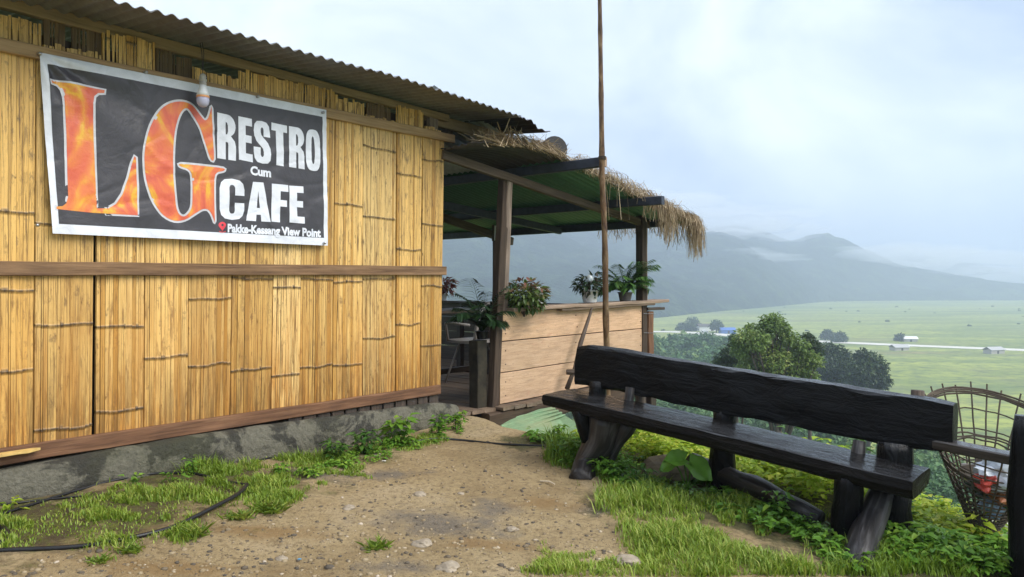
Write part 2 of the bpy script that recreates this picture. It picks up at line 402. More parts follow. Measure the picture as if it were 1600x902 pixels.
def concrete():
    m, nt, b = newmat('wet_concrete'); v = objvec(nt)
    n = noi(nt, v, 4, 8, .65, .4); f = noi(nt, v, 40, 6, .7); k = noi(nt, v, 1.8, 6, .6)
    col = ramp(nt, f, [(.3, (.098, .092, .066)), (.7, (.20, .186, .138))])
    col = mix(nt, ramp(nt, n, [(.47, 0.), (.53, .88)]), col, (.026, .024, .017))
    col = mix(nt, ramp(nt, k, [(.5, 0.), (.7, .5)]), col, (.07, .075, .03))
    nt.links.new(col, b.inputs['Base Color'])
    nt.links.new(ramp(nt, n, [(.3, .75), (.7, .5)]), b.inputs['Roughness'])
    h = nd(nt, 'ShaderNodeMath', {0: n, 1: f}, operation='ADD').outputs[0]
    bump(nt, b, h, .9, .03); return m
M['concrete'] = concrete()

def dirt_mat():
    m, nt, b = newmat('trodden_dirt'); v = objvec(nt)
    a = noi(nt, v, 1.7, 8, .65, .5); f = noi(nt, v, 34, 8, .72); s = noi(nt, v, 120, 4, .7); c = noi(nt, v, 6, 7, .65)
    col = ramp(nt, a, [(.35, (.35, .25, .125)), (.55, (.49, .37, .20)), (.75, (.57, .45, .28))])
    col = mix(nt, ramp(nt, f, [(.36, .7), (.52, 0.)]), col, (.17, .12, .06))
    col = mix(nt, ramp(nt, s, [(.33, .7), (.42, 0.)]), col, (.12, .085, .05))
    col = mix(nt, ramp(nt, s, [(.60, 0.), (.70, .6)]), col, (.55, .45, .29))
    def blob(cx, cy, rx, ry):
        mp = nd(nt, 'ShaderNodeMapping', {'Vector': v, 'Location': (-cx/rx, -cy/ry, 0), 'Scale': (1/rx, 1/ry, 0)})
        l = nd(nt, 'ShaderNodeVectorMath', {0: mp.outputs[0]}, operation='LENGTH').outputs['Value']
        return mth(nt, 'ADD', mth(nt, 'SUBTRACT', 1.1, l), mth(nt, 'MULTIPLY', mth(nt, 'SUBTRACT', c, .5), 2.2))
    g = None
    for (px, py, rx, ry) in ((690, 815, .55, .34), (950, 795, .3, .12), (620, 890, .3, .12), (480, 740, .5, .3), (610, 740, .3, .2), (760, 790, .35, .2)):
        p = G(px, py, False); q = blob(p.x, p.y, rx, ry); g = q if g is None else mth(nt, 'MAXIMUM', g, q)
    gm = ramp(nt, g, [(.35, 0.), (.95, .8)])
    grav = ramp(nt, s, [(.3, (.075, .068, .058)), (.62, (.24, .21, .175))])
    col = mix(nt, gm, col, grav)
    da = None
    for (px, py, rx, ry) in ((855, 785, .26, .16), (760, 850, .3, .1), (420, 830, .4, .12), (250, 885, .5, .12)):
        p = G(px, py, False); q = blob(p.x, p.y, rx, ry); da = q if da is None else mth(nt, 'MAXIMUM', da, q)
    col = mix(nt, ramp(nt, da, [(.2, 0.), (.8, .7)]), col, (.31, .19, .075))
    # moss and damp soil along the plinth
    mo = None
    for (px, py, rx, ry) in ((120, 800, .75, .5), (330, 745, .7, .42), (520, 715, .4, .3), (40, 830, .5, .4)):
        p = G(px, py, False); q = blob(p.x, p.y, rx, ry); mo = q if mo is None else mth(nt, 'MAXIMUM', mo, q)
    col = mix(nt, ramp(nt, mo, [(.1, 0.), (.6, .9)]), col, ramp(nt, noi(nt, v, 16, 8, .7), [(.3, (.030, .024, .010)), (.46, (.075, .058, .026)), (.54, (.085, .095, .018)), (.62, (.13, .145, .025)), (.74, (.16, .125, .06))]))
    # soil under the weeds right of the path
    ve = None
    for (px, py, rx, ry) in ((1150, 790, .9, .55), (1450, 870, .9, .6), (960, 710, .5, .5), (1300, 800, .8, .8), (830, 690, .35, .35)):
        p = G(px, py, False); q = blob(p.x, p.y, rx, ry); ve = q if ve is None else mth(nt, 'MAXIMUM', ve, q)
    col = mix(nt, ramp(nt, ve, [(.2, 0.), (.6, .85)]), col, ramp(nt, f, [(.35, (.035, .045, .012)), (.65, (.09, .095, .03))]))
    nt.links.new(col, b.inputs['Base Color'])
    nt.links.new(ramp(nt, a, [(.35, .62), (.7, .9)]), b.inputs['Roughness']); b.inputs['Specular IOR Level'].default_value = .3
    h = nd(nt, 'ShaderNodeMath', {0: f, 1: s}, operation='ADD').outputs[0]
    bump(nt, b, h, .9, .024); return m

# ------------------------------------------------------------------ GROUND
def build_ground():
    r0, r1, s0, s1, st = -6.2, 4.2, -.3, 6.6, .032
    nr = int((r1-r0)/st); ns = int((s1-s0)/st); V = []
    for i in range(nr+1):
        for j in range(ns+1):
            p = RS(r0+i*st, s0+j*st, 0); V.append((p.x, p.y, ground_h(p.x, p.y)))
    V = np.array(V); i = np.arange(nr)[:, None]*(ns+1)+np.arange(ns)[None]; i = i.ravel()
    Fq = np.stack([i, i+1, i+ns+2, i+ns+1], 1)[:, ::-1]
    tag(link_mesh('ground', mesh_np('ground', V, Fq), dirt_mat(), smooth=True), kind='structure')
build_ground()

def valley_mat():
    m, nt, b = newmat('valley_grass'); v = objvec(nt)
    mp = nd(nt, 'ShaderNodeMapping', {'Vector': v, 'Scale': (.005, .017, .01)}).outputs[0]
    a = noi(nt, mp, 1., 8, .62, .6); f = noi(nt, v, .2, 8, .75); g = noi(nt, v, .02, 6, .6)
    col = ramp(nt, a, [(.3, (.09, .14, .035)), (.46, (.18, .23, .05)), (.54, (.32, .36, .07)), (.62, (.19, .23, .06)), (.74, (.25, .21, .08))])
    col = mix(nt, ramp(nt, f, [(.44, 0.), (.64, .75)]), col, (.05, .085, .035))
    col = mix(nt, ramp(nt, g, [(.55, 0.), (.68, .45)]), col, (.20, .18, .09))
    nt.links.new(col, b.inputs['Base Color']); b.inputs['Roughness'].default_value = .95; return m
def build_valley():
    rad = [.5, 2, 4, 6, 8, 10, 13, 17, 22, 28, 35, 44, 55, 70, 90, 115, 150, 200, 280, 400, 600, 900, 1400, 2200, 3200]
    na = 180; V = [(0, 0, -.3)]
    for R in rad:
        for k in range(na):
            a = 6.28318*k/na; x = R*math.sin(a); y = R*math.cos(a)+2
            z = ground_h(x, y, False)
            z -= .22 if R < 9 else .0
            if R > 12 and R < 190: z += .35*nz(x*.12, y*.12, 4)*min(1, (R-12)/20)
            if y < -5: z = min(z, .1)
            V.append((x, y, z))
    T = [(0, 1+(k+1) % na, 1+k) for k in range(na)]
    for i in range(len(rad)-1):
        for k in range(na):
            a = 1+i*na+k; b = 1+i*na+(k+1) % na; c = b+na; d = a+na
            T += [(a, b, c), (a, c, d)]
    tag(link_mesh('valley_floor', mesh_np('valley_floor', V, np.array(T)[:, ::-1]), valley_mat(), smooth=True), kind='structure')
build_valley()
def dist_at(py, z): return (CZ-z)*F/(py-HY)
def build_road():
    m = plain('pale_road', (.62, .60, .54), .9, var=.12, scale=.3, bstr=0)
    def strip(name, pts, wd, z):
        ctr = []
        for (px, py) in pts:
            Y = dist_at(py, z); ctr.append(Vector(((px-CX)/F*Y, Y, z)))
        mb = MB(); L = []; R_ = []
        for k in range(len(ctr)):
            t = (ctr[min(k+1, len(ctr)-1)]-ctr[max(k-1, 0)]).normalized(); n = Vector((t.y, -t.x, 0))
            w = wd*(1+.1*nz(k*1.3, 2)); L.append(ctr[k]+n*w/2); R_.append(ctr[k]-n*w/2)
        for k in range(len(ctr)-1): mb.quad(L[k], R_[k], R_[k+1], L[k+1])
        tag(mb.build(name, m), kind='structure')
    strip('road', [(300, 508), (700, 514), (900, 517), (1000, 518), (1050, 518.5), (1100, 520.5), (1150, 525), (1220, 530), (1300, 534.5), (1400, 539), (1500, 543), (1600, 547), (1800, 556), (2300, 575)], 12, -29.45)
    strip('dirt_track', [(1063, 527), (1075, 524.5), (1090, 522.5), (1105, 521.5)], 12, -29.3)
build_road()

# hills: foot and crest read off the photo's skyline, set 1.1 to 2.4 km away
def hill_mat():
    m, nt, b = newmat('forested_hill'); v = objvec(nt)
    a = noi(nt, v, .03, 8, .75); c = noi(nt, v, .0035, 5, .6)
    col = ramp(nt, a, [(.36, (.004, .010, .008)), (.52, (.020, .042, .022)), (.64, (.065, .10, .042))])
    col = mix(nt, ramp(nt, c, [(.6, 0.), (.66, .7)]), col, (.10, .15, .055))
    nt.links.new(col, b.inputs['Base Color']); b.inputs['Roughness'].default_value = 1; b.inputs['Specular IOR Level'].default_value = .1
    bump(nt, b, a, 1., 22.); return m
M['hill'] = hill_mat()
def hill(name, x0, x1, foot, crest, Df, Dc, seed, rough=1.):
    nx, nv = 300, 48; V = []
    for i in range(nx+1):
        px = x0+(x1-x0)*i/nx; k = (px-CX)/F
        f = ip(px, foot); Y0 = dist_at(f, -30) if Df is None else ip(px, Df)
        Y1 = max(ip(px, Dc), Y0+250); z1 = CZ+(HY-ip(px, crest))/F*Y1
        for j in range(nv+1):
            v = j/nv
            if v <= .8:
                t = v/.8; Y = Y0+(Y1-Y0)*t; z = -31+(z1+31)*(t**.86)
                am = math.sin(min(1, t)*3.14159)*.8+.12*t
            else:
                t = (v-.8)/.2; Y = Y1+700*t; z = z1-(z1+30)*t*.8; am = .2
            x = k*Y
            z += rough*am*(30*nz(x*.0042, Y*.0042, seed)+16*nz(x*.011, Y*.011, seed+3)+7*nz(x*.03, Y*.03, seed+5))+rough*(4.5*nz(x*.09, Y*.09, seed+8) if t > 0.03 else 0)
            V.append((x, Y, z))
    V = np.array(V); q = (np.arange(nx)[:, None]*(nv+1)+np.arange(nv)[None]).ravel()
    Fq = np.stack([q, q+nv+1, q+nv+2, q+1], 1)
    tag(link_mesh(name, mesh_np(name, V, Fq), M['hill'], smooth=True), kind='structure')
hill('hills', -700, 2700, [(-700, 512), (250, 510), (900, 507), (1030, 498), (1120, 488), (1200, 481), (1290, 472), (1400, 470.5), (2700, 469)],
     [(-700, 325), (250, 300), (700, 310), (900, 340), (1000, 352), (1090, 356), (1150, 350), (1195, 360), (1235, 376), (1285, 364), (1320, 374), (1365, 396), (1410, 414), (1460, 425), (1530, 437), (1600, 447), (1700, 452), (1900, 448), (2300, 456), (2700, 446)],
     None, [(-700, 1100), (250, 1100), (900, 1300), (1150, 1650), (1285, 1500), (1600, 1500), (2700, 1500)], 1.3)
hill('far_hills', 1150, 2300, [(1150, 468), (2300, 468)], [(1150, 420), (1330, 410), (1400, 400), (1470, 399), (1530, 414), (1600, 428), (1700, 430), (2300, 440)],
     [(1150, 1750), (2300, 1750)], [(1150, 2100), (2300, 2100)], 7.7, .7)

# ------------------------------------------------------------------ HUT
hut = thing('bamboo_hut', 'bamboo walled hut with wooden battens, corrugated eave and concrete plinth', 'hut', RS(0, 0, .42))
def strip_board(mb, nodes_attr, r0a, r1a, r0b, r1b, zb, zt, s, nodes, strips, ragged=0., tone=.5, gap=.0005):
    """one flattened culm: r range at bottom (a) and top (b), split into strips"""
    n = strips; cuts = [0]+sorted(((k+random.uniform(-.42, .42))/n) for k in range(1, n))+[1]
    wv = random.random()*9; tl_ = random.choice((-1, 1))*random.uniform(.003, .008)
    for k in range(n):
        f0, f1 = cuts[k], cuts[k+1]; so = s+random.uniform(-.0008, .0008)+.006*math.sin(3.14159*(f0+f1)/2)+tl_*((f0+f1)/2-.5)
        mb.cur = min(1, max(0, tone+random.gauss(0, .05)))
        g = gap*random.choice((0, 0, 0, .1, .2, .5, 1, 3)); g2 = gap*random.choice((0, 0, 0, .1, .2, .5, 1, 3)); bud = random.random() < .05
        if random.random() < .07: mb.cur = random.uniform(0, .2)
        zt_k = zt-(ragged*random.random() if ragged else 0)+(.006*nz(k*.7, wv) if ragged else 0)
        rows = [(zb+random.uniform(-.003, .003), 0, 0)]
        for zn in nodes:
            zn2 = zn+.014*nz(f0*2.2, wv, zn*3)+random.uniform(-.0012, .0012)
            if zb+.04 < zn2 < zt_k-.04: rows += [(zn2-.014, 0, 0), (zn2-.003, .004, .75), (zn2+.0025, .0045, 1), (zn2+.011, .001, 0)] if not bud else [(zn2-.016, 0, 0), (zn2-.006, .003, .9), (zn2+.0025, .006, 1), (zn2+.008, .003, .9), (zn2+.022, 0, 0)]
        nmid = [zb+(zt_k-zb)*q for q in (.3, .62)]
        for zz in nmid:
            if all(abs(zz-q[0]) > .04 for q in rows): rows.append((zz, random.uniform(-.0015, .0015), 0))
        rows.append((zt_k, 0, 0)); rows.sort()
        ids = []; u0 = random.random()*2
        for (z, o, na) in rows:
            t = (z-zb)/max(.01, zt-zb)
            ra = r0a+(r0b-r0a)*t; rb = r1a+(r1b-r1a)*t; w = rb-ra
            gg = g+(g2-g)*t; a = ra+w*f0+gg; b = ra+w*f1-gg
            ids.append([mb.vert(RS(q, so+o+e, z)) for q, e in ((a, -.012 if k == 0 else -.0010), (a+.0012+(.002 if k == 0 else 0), 0), ((a+b)/2, .0005), (b-.0012-(.002 if k == n-1 else 0), 0), (b, -.012 if k == n-1 else -.0010))])
            nodes_attr.extend([na]*5)
        for i in range(len(rows)-1):
            for j in range(4):
                v0 = f0*(r1a-r0a)+j*(f1-f0)*(r1a-r0a)/4; v1 = v0+(f1-f0)*(r1a-r0a)/4
                mb.face((ids[i][j], ids[i][j+1], ids[i+1][j+1], ids[i+1][j]), [(rows[i][0]+u0, v0), (rows[i][0]+u0, v1), (rows[i+1][0]+u0, v1), (rows[i+1][0]+u0, v0)])
def finish_board(mb, na, name, mat, parent):
    me = mb.mesh(name); at = me.attributes.new('node', 'FLOAT', 'POINT'); at.data.foreach_set('value', na)
    return link_mesh(name, me, mat, parent)
def zl(px, a, b, s):                                # height on the wall at column px of a photo line a-b
    y = a[1]+(b[1]-a[1])*(px-a[0])/(b[0]-a[0]); return W(px, y, s).z
UB_T = ((0, 58.6), (711, 211)); UB_B = ((0, 80), (711, 224)); FB = ((103, 37), (690, 187)); FT = ((39, 1), (704, 180))
MB_T = ((0, 408), (698, 416.5)); MB_B = ((0, 431), (698, 430)); SB_T = ((0, 702), (689, 602)); SB_B = ((0, 728), (689, 616))
boards = [(-45, 52, -50, 57, [329, 456, 582]), (52, 143, 57, 149, [352, 508, 670]), (149, 224, 153, 228, [340, 511, 642]), (224, 293, 228, 298, [300, 559]),
          (293, 359, 298, 366, [467, 571]), (359, 423, 366, 432, [436, 578]), (423, 467, 432, 474, [300, 451, 586]), (467, 518, 474, 523, [437, 574]),
          (518, 566, 523, 567, [320, 441, 570]), (566, 618, 567, 620, [232, 340, 437, 528]), (618, 656, 620, 660, [274, 390, 507]), (656, 688, 660, 694, [250, 352, 447, 540])]
for i, (a0, a1, b0, b1, nds) in enumerate(boards):
    r0a = WR(a0, 600)[0]; r1a = WR(a1, 600)[0]; r0b = WR(b0, 190)[0]; r1b = WR(b1, 190)[0]; pm = (a0+a1)/2
    zb = .60; zt = zl(pm, *UB_B, 0)+.05
    mb = MB(); na = []
    strip_board(mb, na, r0a, r1a, r0b, r1b, zb, zt, random.uniform(-.004, .006), [W(pm, q).z for q in nds], max(6, int((r1a-r0a)/.0225)), tone=random.choice((.22, .42, .55, .62, .85, .72)))
    finish_board(mb, na, 'bamboo_board', M['bamboo'], hut)
rr = WR(-45, 600)[0]; 
for k in range(9):                                  # boards left of the frame
    w = random.uniform(.19, .26); mb = MB(); na = []
    strip_board(mb, na, rr-w, rr, rr-w, rr, .60, 2.42, 0, [.8+random.random()*.3, 1.4+random.random()*.4, 2.1], 12, tone=random.uniform(.42, .68))
    finish_board(mb, na, 'bamboo_board', M['bamboo'], hut); rr -= w
R_LEFT = rr
# ragged ventilation row between upper batten and fascia: (px0, px1, top py at px0, top py at px1, raggedness, recessed?)
vents = [(-60, 66, 15, 33, .012, 0), (67, 103, 60, 73, .03, 0), (67, 103, 22, 37, 0, 1), (103, 160, 74, 88, .012, 0), (112, 160, 36, 50, 0, 1), (160, 243, 47, 71, .012, 0),
         (243, 270, 72, 80, .0, 1), (270, 300, 87, 95, .012, 1), (300, 374, 108, 123, .014, 0), (374, 450, 110, 126, .014, 0), (450, 523, 126, 143, .012, 0), (523, 570, 150, 163, .02, 0),
         (572, 611, 158, 170, .016, 1), (572, 619, 181, 190, .01, 0), (619, 662, 163, 177, .012, 0), (664, 690, 197, 204, .02, 0)]
for (a, b, ya, yb, rg, rec) in vents:
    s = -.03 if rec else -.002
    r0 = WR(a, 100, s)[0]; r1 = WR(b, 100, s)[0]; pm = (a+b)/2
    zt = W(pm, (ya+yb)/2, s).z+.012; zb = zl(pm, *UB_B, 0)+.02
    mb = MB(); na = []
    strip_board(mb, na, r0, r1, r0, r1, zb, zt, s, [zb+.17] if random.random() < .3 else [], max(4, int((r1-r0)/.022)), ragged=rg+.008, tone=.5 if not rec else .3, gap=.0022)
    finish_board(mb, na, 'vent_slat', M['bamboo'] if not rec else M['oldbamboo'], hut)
mb = MB(); na = []
strip_board(mb, na, R_LEFT, WR(-60, 100)[0], R_LEFT, WR(-60, 100)[0], 2.4, 2.83, 0, [], 70, ragged=.02, tone=.5)
finish_board(mb, na, 'vent_slat', M['bamboo'], hut)
def line_beam(T, B, x0, x1, s, th, mat, name, par=hut, n=14, jit=.003):
    """a board on the wall between photo lines T and B"""
    zt0, zb0, zt1, zb1 = zl(x0, *T, s), zl(x0, *B, s), zl(x1, *T, s), zl(x1, *B, s)
    r0 = WR(x0, 400, s)[0]; r1 = WR(x1, 400, s)[0]; rings = []; sd = random.random()*40
    for k in range(n+1):
        t = k/n; r = r0+(r1-r0)*t; zt = zt0+(zt1-zt0)*t+jit*1.5*nz(r*3, sd); zb = zb0+(zb1-zb0)*t+jit*1.5*nz(r*3, sd+9); c = .004
        o = jit*nz(r*2.5, sd+4)
        rings.append([RS(r, s-th, zb), RS(r, s+o-c, zb), RS(r, s+o, zb+c), RS(r, s+o, zt-c), RS(r, s+o-c, zt), RS(r, s-th, zt)])
    m_ = MB(); m_.loft(rings); return m_.build(name, mat, par)
def ext(T): return (T[0], T[1])
line_beam(UB_T, UB_B, -400, 711, .036, .028, M['batten_up'], 'upper_batten')
line_beam(MB_T, MB_B, -400, 698, .034, .026, M['batten'], 'middle_batten')
line_beam(SB_T, SB_B, -400, 689, .038, .032, M['sill'], 'sill_board')
line_beam(FT, FB, -400, 702, -.008, .05, M['fascia'], 'fascia_board')
# hidden sides and dark inside of the hut
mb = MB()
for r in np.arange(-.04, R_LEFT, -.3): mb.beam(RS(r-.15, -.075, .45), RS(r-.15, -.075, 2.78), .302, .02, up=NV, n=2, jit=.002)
mb.build('dark_backing', M['darkwood'], hut)  # dark panel added so the gaps between wall boards read as shade
for o, (ra, sa, rb, sb) in enumerate(((-.02, -.1, -.02, -3), (-.02, -3, R_LEFT, -3), (R_LEFT, -3, R_LEFT, -.06))):
    p = RS(ra, sa, 0); q = RS(rb, sb, 0); L = (q-p).length; n = int(L/.24); dr = (q-p).normalized()
    for k in range(n):
        c = p+dr*(L*(k+.5)/n); mb = MB()
        mb.beam(c+Vector((0, 0, .47)), c+Vector((0, 0, 2.3)), L/n-.004, .02, up=dr.cross(Vector((0, 0, 1))), n=3, jit=.003)
        mb.build('bamboo_board', M['oldbamboo'], hut)
mb = MB(); mb.beam(RS(-.06, -.045, .45), RS(-.06, -.045, 2.8), .09, .05, up=NV); mb.build('corner_post', M['post'], hut)
# corrugated eave
def corr(name, r0, r1, s0, s1, zf, mat, par, pitch=.076, amp=.0095, along='s', holes=None, ns=5, th=.0025, ragged=0.):
    """corrugated sheet; ribs run along s (profile across r) or along r"""
    V = []; Fq = []
    if along == 's': n = max(8, int((r1-r0)/pitch*8)); A = [(r0+(r1-r0)*i/n) for i in range(n+1)]; B = [s0+(s1-s0)*j/ns for j in range(ns+1)]
    else: n = max(8, int((s1-s0)/pitch*8)); A = [(s0+(s1-s0)*i/n) for i in range(n+1)]; B = [r0+(r1-r0)*j/ns for j in range(ns+1)]
    for t_ in (0, th):
        for i, a in enumerate(A):
            for j, b in enumerate(B):
                if ragged and j == ns: b = b-ragged*max(0, nz(a*7, 3.1)+.3)
                r, s = (a, b) if along == 's' else (b, a)
                V.append(tuple(RS(r, s, zf(r, s)+amp*math.sin(6.28318*a/pitch)+t_+.004*nz(r*1.7, s*1.7, 7))))
    nb = ns+1; off = len(A)*nb
    for i in range(n):
        for j in range(ns):
            q = i*nb+j
            if holes and holes(A[i], B[j]): continue
            Fq += [(q, q+1, q+nb+1, q+nb), (off+q, off+q+nb, off+q+nb+1, off+q+1)]
    for i in range(n):
        for j in (0, ns):
            q = i*nb+j; Fq.append((q, q+nb, off+q+nb, off+q))
    for j in range(ns):
        for i in (0, n):
            q = i*nb+j; Fq.append((q, q+1, off+q+1, off+q))
    return link_mesh(name, mesh_np(name, V, Fq), mat, par, smooth=False)
EV = .5                                             # overhang
def eave_z(r, s):
    base = W(39+(704-39)*.5, 90.5, 0).z + .015
    z = base-.09*s
    z -= .06*max(0, r+1.2)**1.25*.45 if r > -1.2 else 0
    z -= .055*sst(.52, .74, r)
    return z
r_a = WR(215, 0, EV)[0]; rr = R_LEFT-.2; k = 0
while rr < .70:
    r2 = min(rr+.72, .74)
    if .70-r2 < .2: r2 = .74
    k += 1
    last = r2 >= .7
    corr('roof_sheet', rr, r2+.05, -3.2, EV+random.uniform(-.012, .012), lambda r, s, kk=k: eave_z(r, s)+.004*(kk % 2), M['tin'] if not last else M['tindark'], hut, ns=7,
         ragged=.0 if not last else .05)
    rr = r2
mb = MB(); mb.beam(RS(-.1, -.08, eave_z(0, 0)-.07), RS(.62, -.08, eave_z(.6, 0)-.05), .05, .09, n=4); mb.build('roof_beam', M['fascia'], hut)
# plinth
def plinth():
    tops = [(-9, .585), (-3.06, .582), (-2.1, .603), (-1., .575), (-.08, .543), (.14, .497)]
    def prof(r): t = ip(r, tops); return [(-.30, .30), (-.30, t-.012), (.02, t-.004), (.062, t), (.088, t-.02), (.105, t-.12), (.125, .25)]
    rings = []; r = R_LEFT
    while r < .16:
        o = .012*nz(r*2.3, 4.4)+.006*nz(r*9, 1.1); q = .02*nz(r*1.1, 8.)
        z0 = W(690+r*150, 0).z
        line = .512 if r > -9 else 0
        e = sst(.0, .2, r)*.03
        rings.append([RS(r, s+(o if s > .01 else 0)-e, z+(q*.5+.006*nz(r*7, s*20) if z > .35 else -.1)) for (s, z) in prof(r)]); r += .045
    mb = MB(); mb.loft(rings); return mb.build('concrete_plinth', M['concrete'], hut, smooth=True)
plinth()
# dark stub boards between sill and plinth near the corner
for k in range(12):
    r = -.1-k*.115; mb = MB(); mb.beam(RS(r, .01, .48), RS(r, .01, .62), .1, .016, up=NV, n=2, jit=.002); mb.build('skirt_board', M['stick'], hut)

# ------------------------------------------------------------------ BANNER
ban = thing('banner', 'black vinyl banner with flame coloured LG lettering nailed to the bamboo wall', 'banner', W(290, 230, .03))
BC = [W(62, 82, .045), W(510, 172, .045), W(512, 384, .045), W(82, 365, .05)]
def wr_(p):                                         # wrinkles of the cloth, in metres out of the wall
    r, _ = rs_of(p); z = p[2]
    w = .008*nz(r*2.2, z*2.2, 1)+.0045*nz(r*6+z*3, z*5, 2)+.0022*nz(r*15, z*11, 4)
    cr = abs(nz(r*3.3+z*1.1, z*3.1, 6.6)); w += .006*(1-min(1, cr/.14))
    cr = abs(nz(r*2.1-z*2.3, z*4.7, 3.1)); w -= .0045*(1-min(1, cr/.10))
    tl = BC[0]; dr = r-rs_of(tl)[0]; dz = tl.z-z; dd = math.hypot(dr, dz)
    if dd < .8 and dr >= 0: w += .016*math.sin(math.atan2(dz, dr+1e-6)*11)*sst(.8, .1, dd)*sst(.0, .12, dd)
    return w*.6
def on_ban(p, off=0.):
    return Vector(p)+NV*(wr_(p)+off)
def ban_uv(u, v): return BC[0].lerp(BC[1], u).lerp(BC[3].lerp(BC[2], u), v)
def grid_patch(name, uvq, off, mat, n=(150, 80)):
    V = []; (ua, ub, va, vb) = uvq
    for i in range(n[0]+1):
        for j in range(n[1]+1):
            u = ua+(ub-ua)*i/n[0]; v = va+(vb-va)*j/n[1]
            V.append(tuple(on_ban(ban_uv(u, v), off)))
    q = (np.arange(n[0])[:, None]*(n[1]+1)+np.arange(n[1])[None]).ravel()
    Fq = np.stack([q, q+1, q+n[1]+2, q+n[1]+1], 1)
    return link_mesh(name, mesh_np(name, V, Fq), mat, ban, smooth=True)
def vinyl(name, col, rough=.42, fire=False):
    m, nt, b = newmat(name); v = objvec(nt)
    n = noi(nt, v, 9, 6, .6, .8); f = noi(nt, v, 34, 5, .65)
    if fire:
        a = noi(nt, v, 4.2, 4, .5, 1.6)
        c = ramp(nt, a, [(.25, (.48, .07, .04)), (.42, (.64, .125, .06)), (.52, (.70, .20, .05)), (.62, (.74, .42, .035)), (.78, (.66, .16, .07))])
    else:
        c = ramp(nt, n, [(.3, [x*.86 for x in col]), (.7, [x*1.12 for x in col])])
    sc = ramp(nt, noi(nt, v, 60, 4, .8), [(.70, 0.), (.76, .35)])
    c = mix(nt, sc, c, (.5, .5, .52))
    nt.links.new(c, b.inputs['Base Color']); b.inputs['Roughness'].default_value = rough
    h = mth(nt, 'ADD', n, mth(nt, 'MULTIPLY', f, .35)); bump(nt, b, h, .35, .012); return m
VB = vinyl('black_vinyl', (.046, .044, .053)); VW = vinyl('white_vinyl', (.70, .73, .80)); VF = vinyl('flame_print', (1, 1, 1), fire=True); VR = vinyl('red_print', (.70, .05, .07)); VG = vinyl('silver_print', (.55, .56, .60))
sheet = grid_patch('sheet', (0, 1, 0, 1), 0, VW)
grid_patch('black_field', (.019, .982, .056, .944), .0012, VB)
def poly_mesh(name, loops, mapf, off, mat, offset=0., par=None, cut=.014):
    """flat print: closed outlines (already photo-pixel lists), filled with holes and draped on the banner"""
    cu = bpy.data.curves.new(name, 'CURVE'); cu.dimensions = '2D'; cu.fill_mode = 'FRONT'; cu.offset = offset
    for lp in loops:
        sp = cu.splines.new('POLY'); sp.points.add(len(lp)-1)
        for k, q in enumerate(lp): x, y = mapf(q); sp.points[k].co = (x, y, 0, 1)
        sp.use_cyclic_u = True
    return drape(name, cu, off, mat, par, cut)
def drape(name, cu, off, mat, par=None, cut=.014, post=None):
    ob = bpy.data.objects.new('tmp', cu); COL.objects.link(ob); dg = bpy.context.evaluated_depsgraph_get()
    me = bpy.data.meshes.new_from_object(ob.evaluated_get(dg)); bpy.data.objects.remove(ob)
    bm = bmesh.new(); bm.from_mesh(me); bpy.data.meshes.remove(me)
    if post:
        for v in bm.verts: v.co.x, v.co.y = post(v.co.x, v.co.y); v.co.z = 0
    xs = [v.co.x for v in bm.verts]; ys = [v.co.y for v in bm.verts]
    for ax, lo, hi in ((0, min(xs), max(xs)), (1, min(ys), max(ys))):
        q = lo+cut
        while q < hi:
            co = (q, 0, 0) if ax == 0 else (0, q, 0); no = (1, 0, 0) if ax == 0 else (0, 1, 0)
            bmesh.ops.bisect_plane(bm, geom=bm.verts[:]+bm.edges[:]+bm.faces[:], plane_co=co, plane_no=no, dist=1e-6); q += cut
    for v in bm.verts:
        v.co = on_ban(RS(v.co.x, .045, v.co.y), off)
    me = bpy.data.meshes.new(name); bm.to_mesh(me); bm.free()
    return link_mesh(name, me, mat, par or ban)
def px_plane(q):                                    # photo pixel -> (r, z) on the banner plane
    return WR(q[0], q[1], .045)
z2 = lambda L, sc, ox, oy: [(ox+a/sc, oy+b/sc) for a, b in L]
def smooth_loop(L, n=4):
    out = []; m = len(L)
    for i in range(m):
        p0, p1, p2, p3 = (np.array(L[(i+k) % m], float) for k in (-1, 0, 1, 2))
        for k in range(n):
            t = k/n; out.append(tuple(.5*((2*p1)+(-p0+p2)*t+(2*p0-5*p1+4*p2-p3)*t*t+(-p0+3*p1-3*p2+p3)*t**3)))
    return out
L_ = z2([(115, 163), (240, 185), (360, 207), (358, 220), (330, 220), (310, 235), (303, 268), (310, 480), (322, 745), (375, 745), (410, 725), (440, 680), (465, 610), (483, 540), (493, 508), (500, 515), (506, 640), (507, 777), (300, 765), (138, 748), (138, 737), (165, 735), (183, 722), (192, 690), (187, 550), (182, 400), (175, 240), (165, 205), (145, 183), (118, 175)], 2.9115, 40, 70)
G_ = smooth_loop(z2([(255, 178), (200, 184), (150, 217), (105, 292), (78, 390), (76, 480), (90, 570), (120, 650), (162, 710), (215, 737), (265, 732), (310, 705), (345, 684), (372, 684), (390, 706), (404, 740), (406, 738), (403, 640), (404, 545), (415, 512), (446, 503), (446, 491), (355, 480), (246, 470), (246, 482), (280, 495), (299, 530), (301, 620), (296, 678), (272, 712), (248, 714), (228, 684), (216, 600), (210, 480), (213, 370), (224, 288), (246, 228), (275, 209), (305, 245), (340, 310), (370, 400), (386, 446), (402, 446), (397, 330), (391, 210), (388, 210), (376, 252), (358, 265), (335, 238), (300, 196)], 3.006, 200, 100), 3)
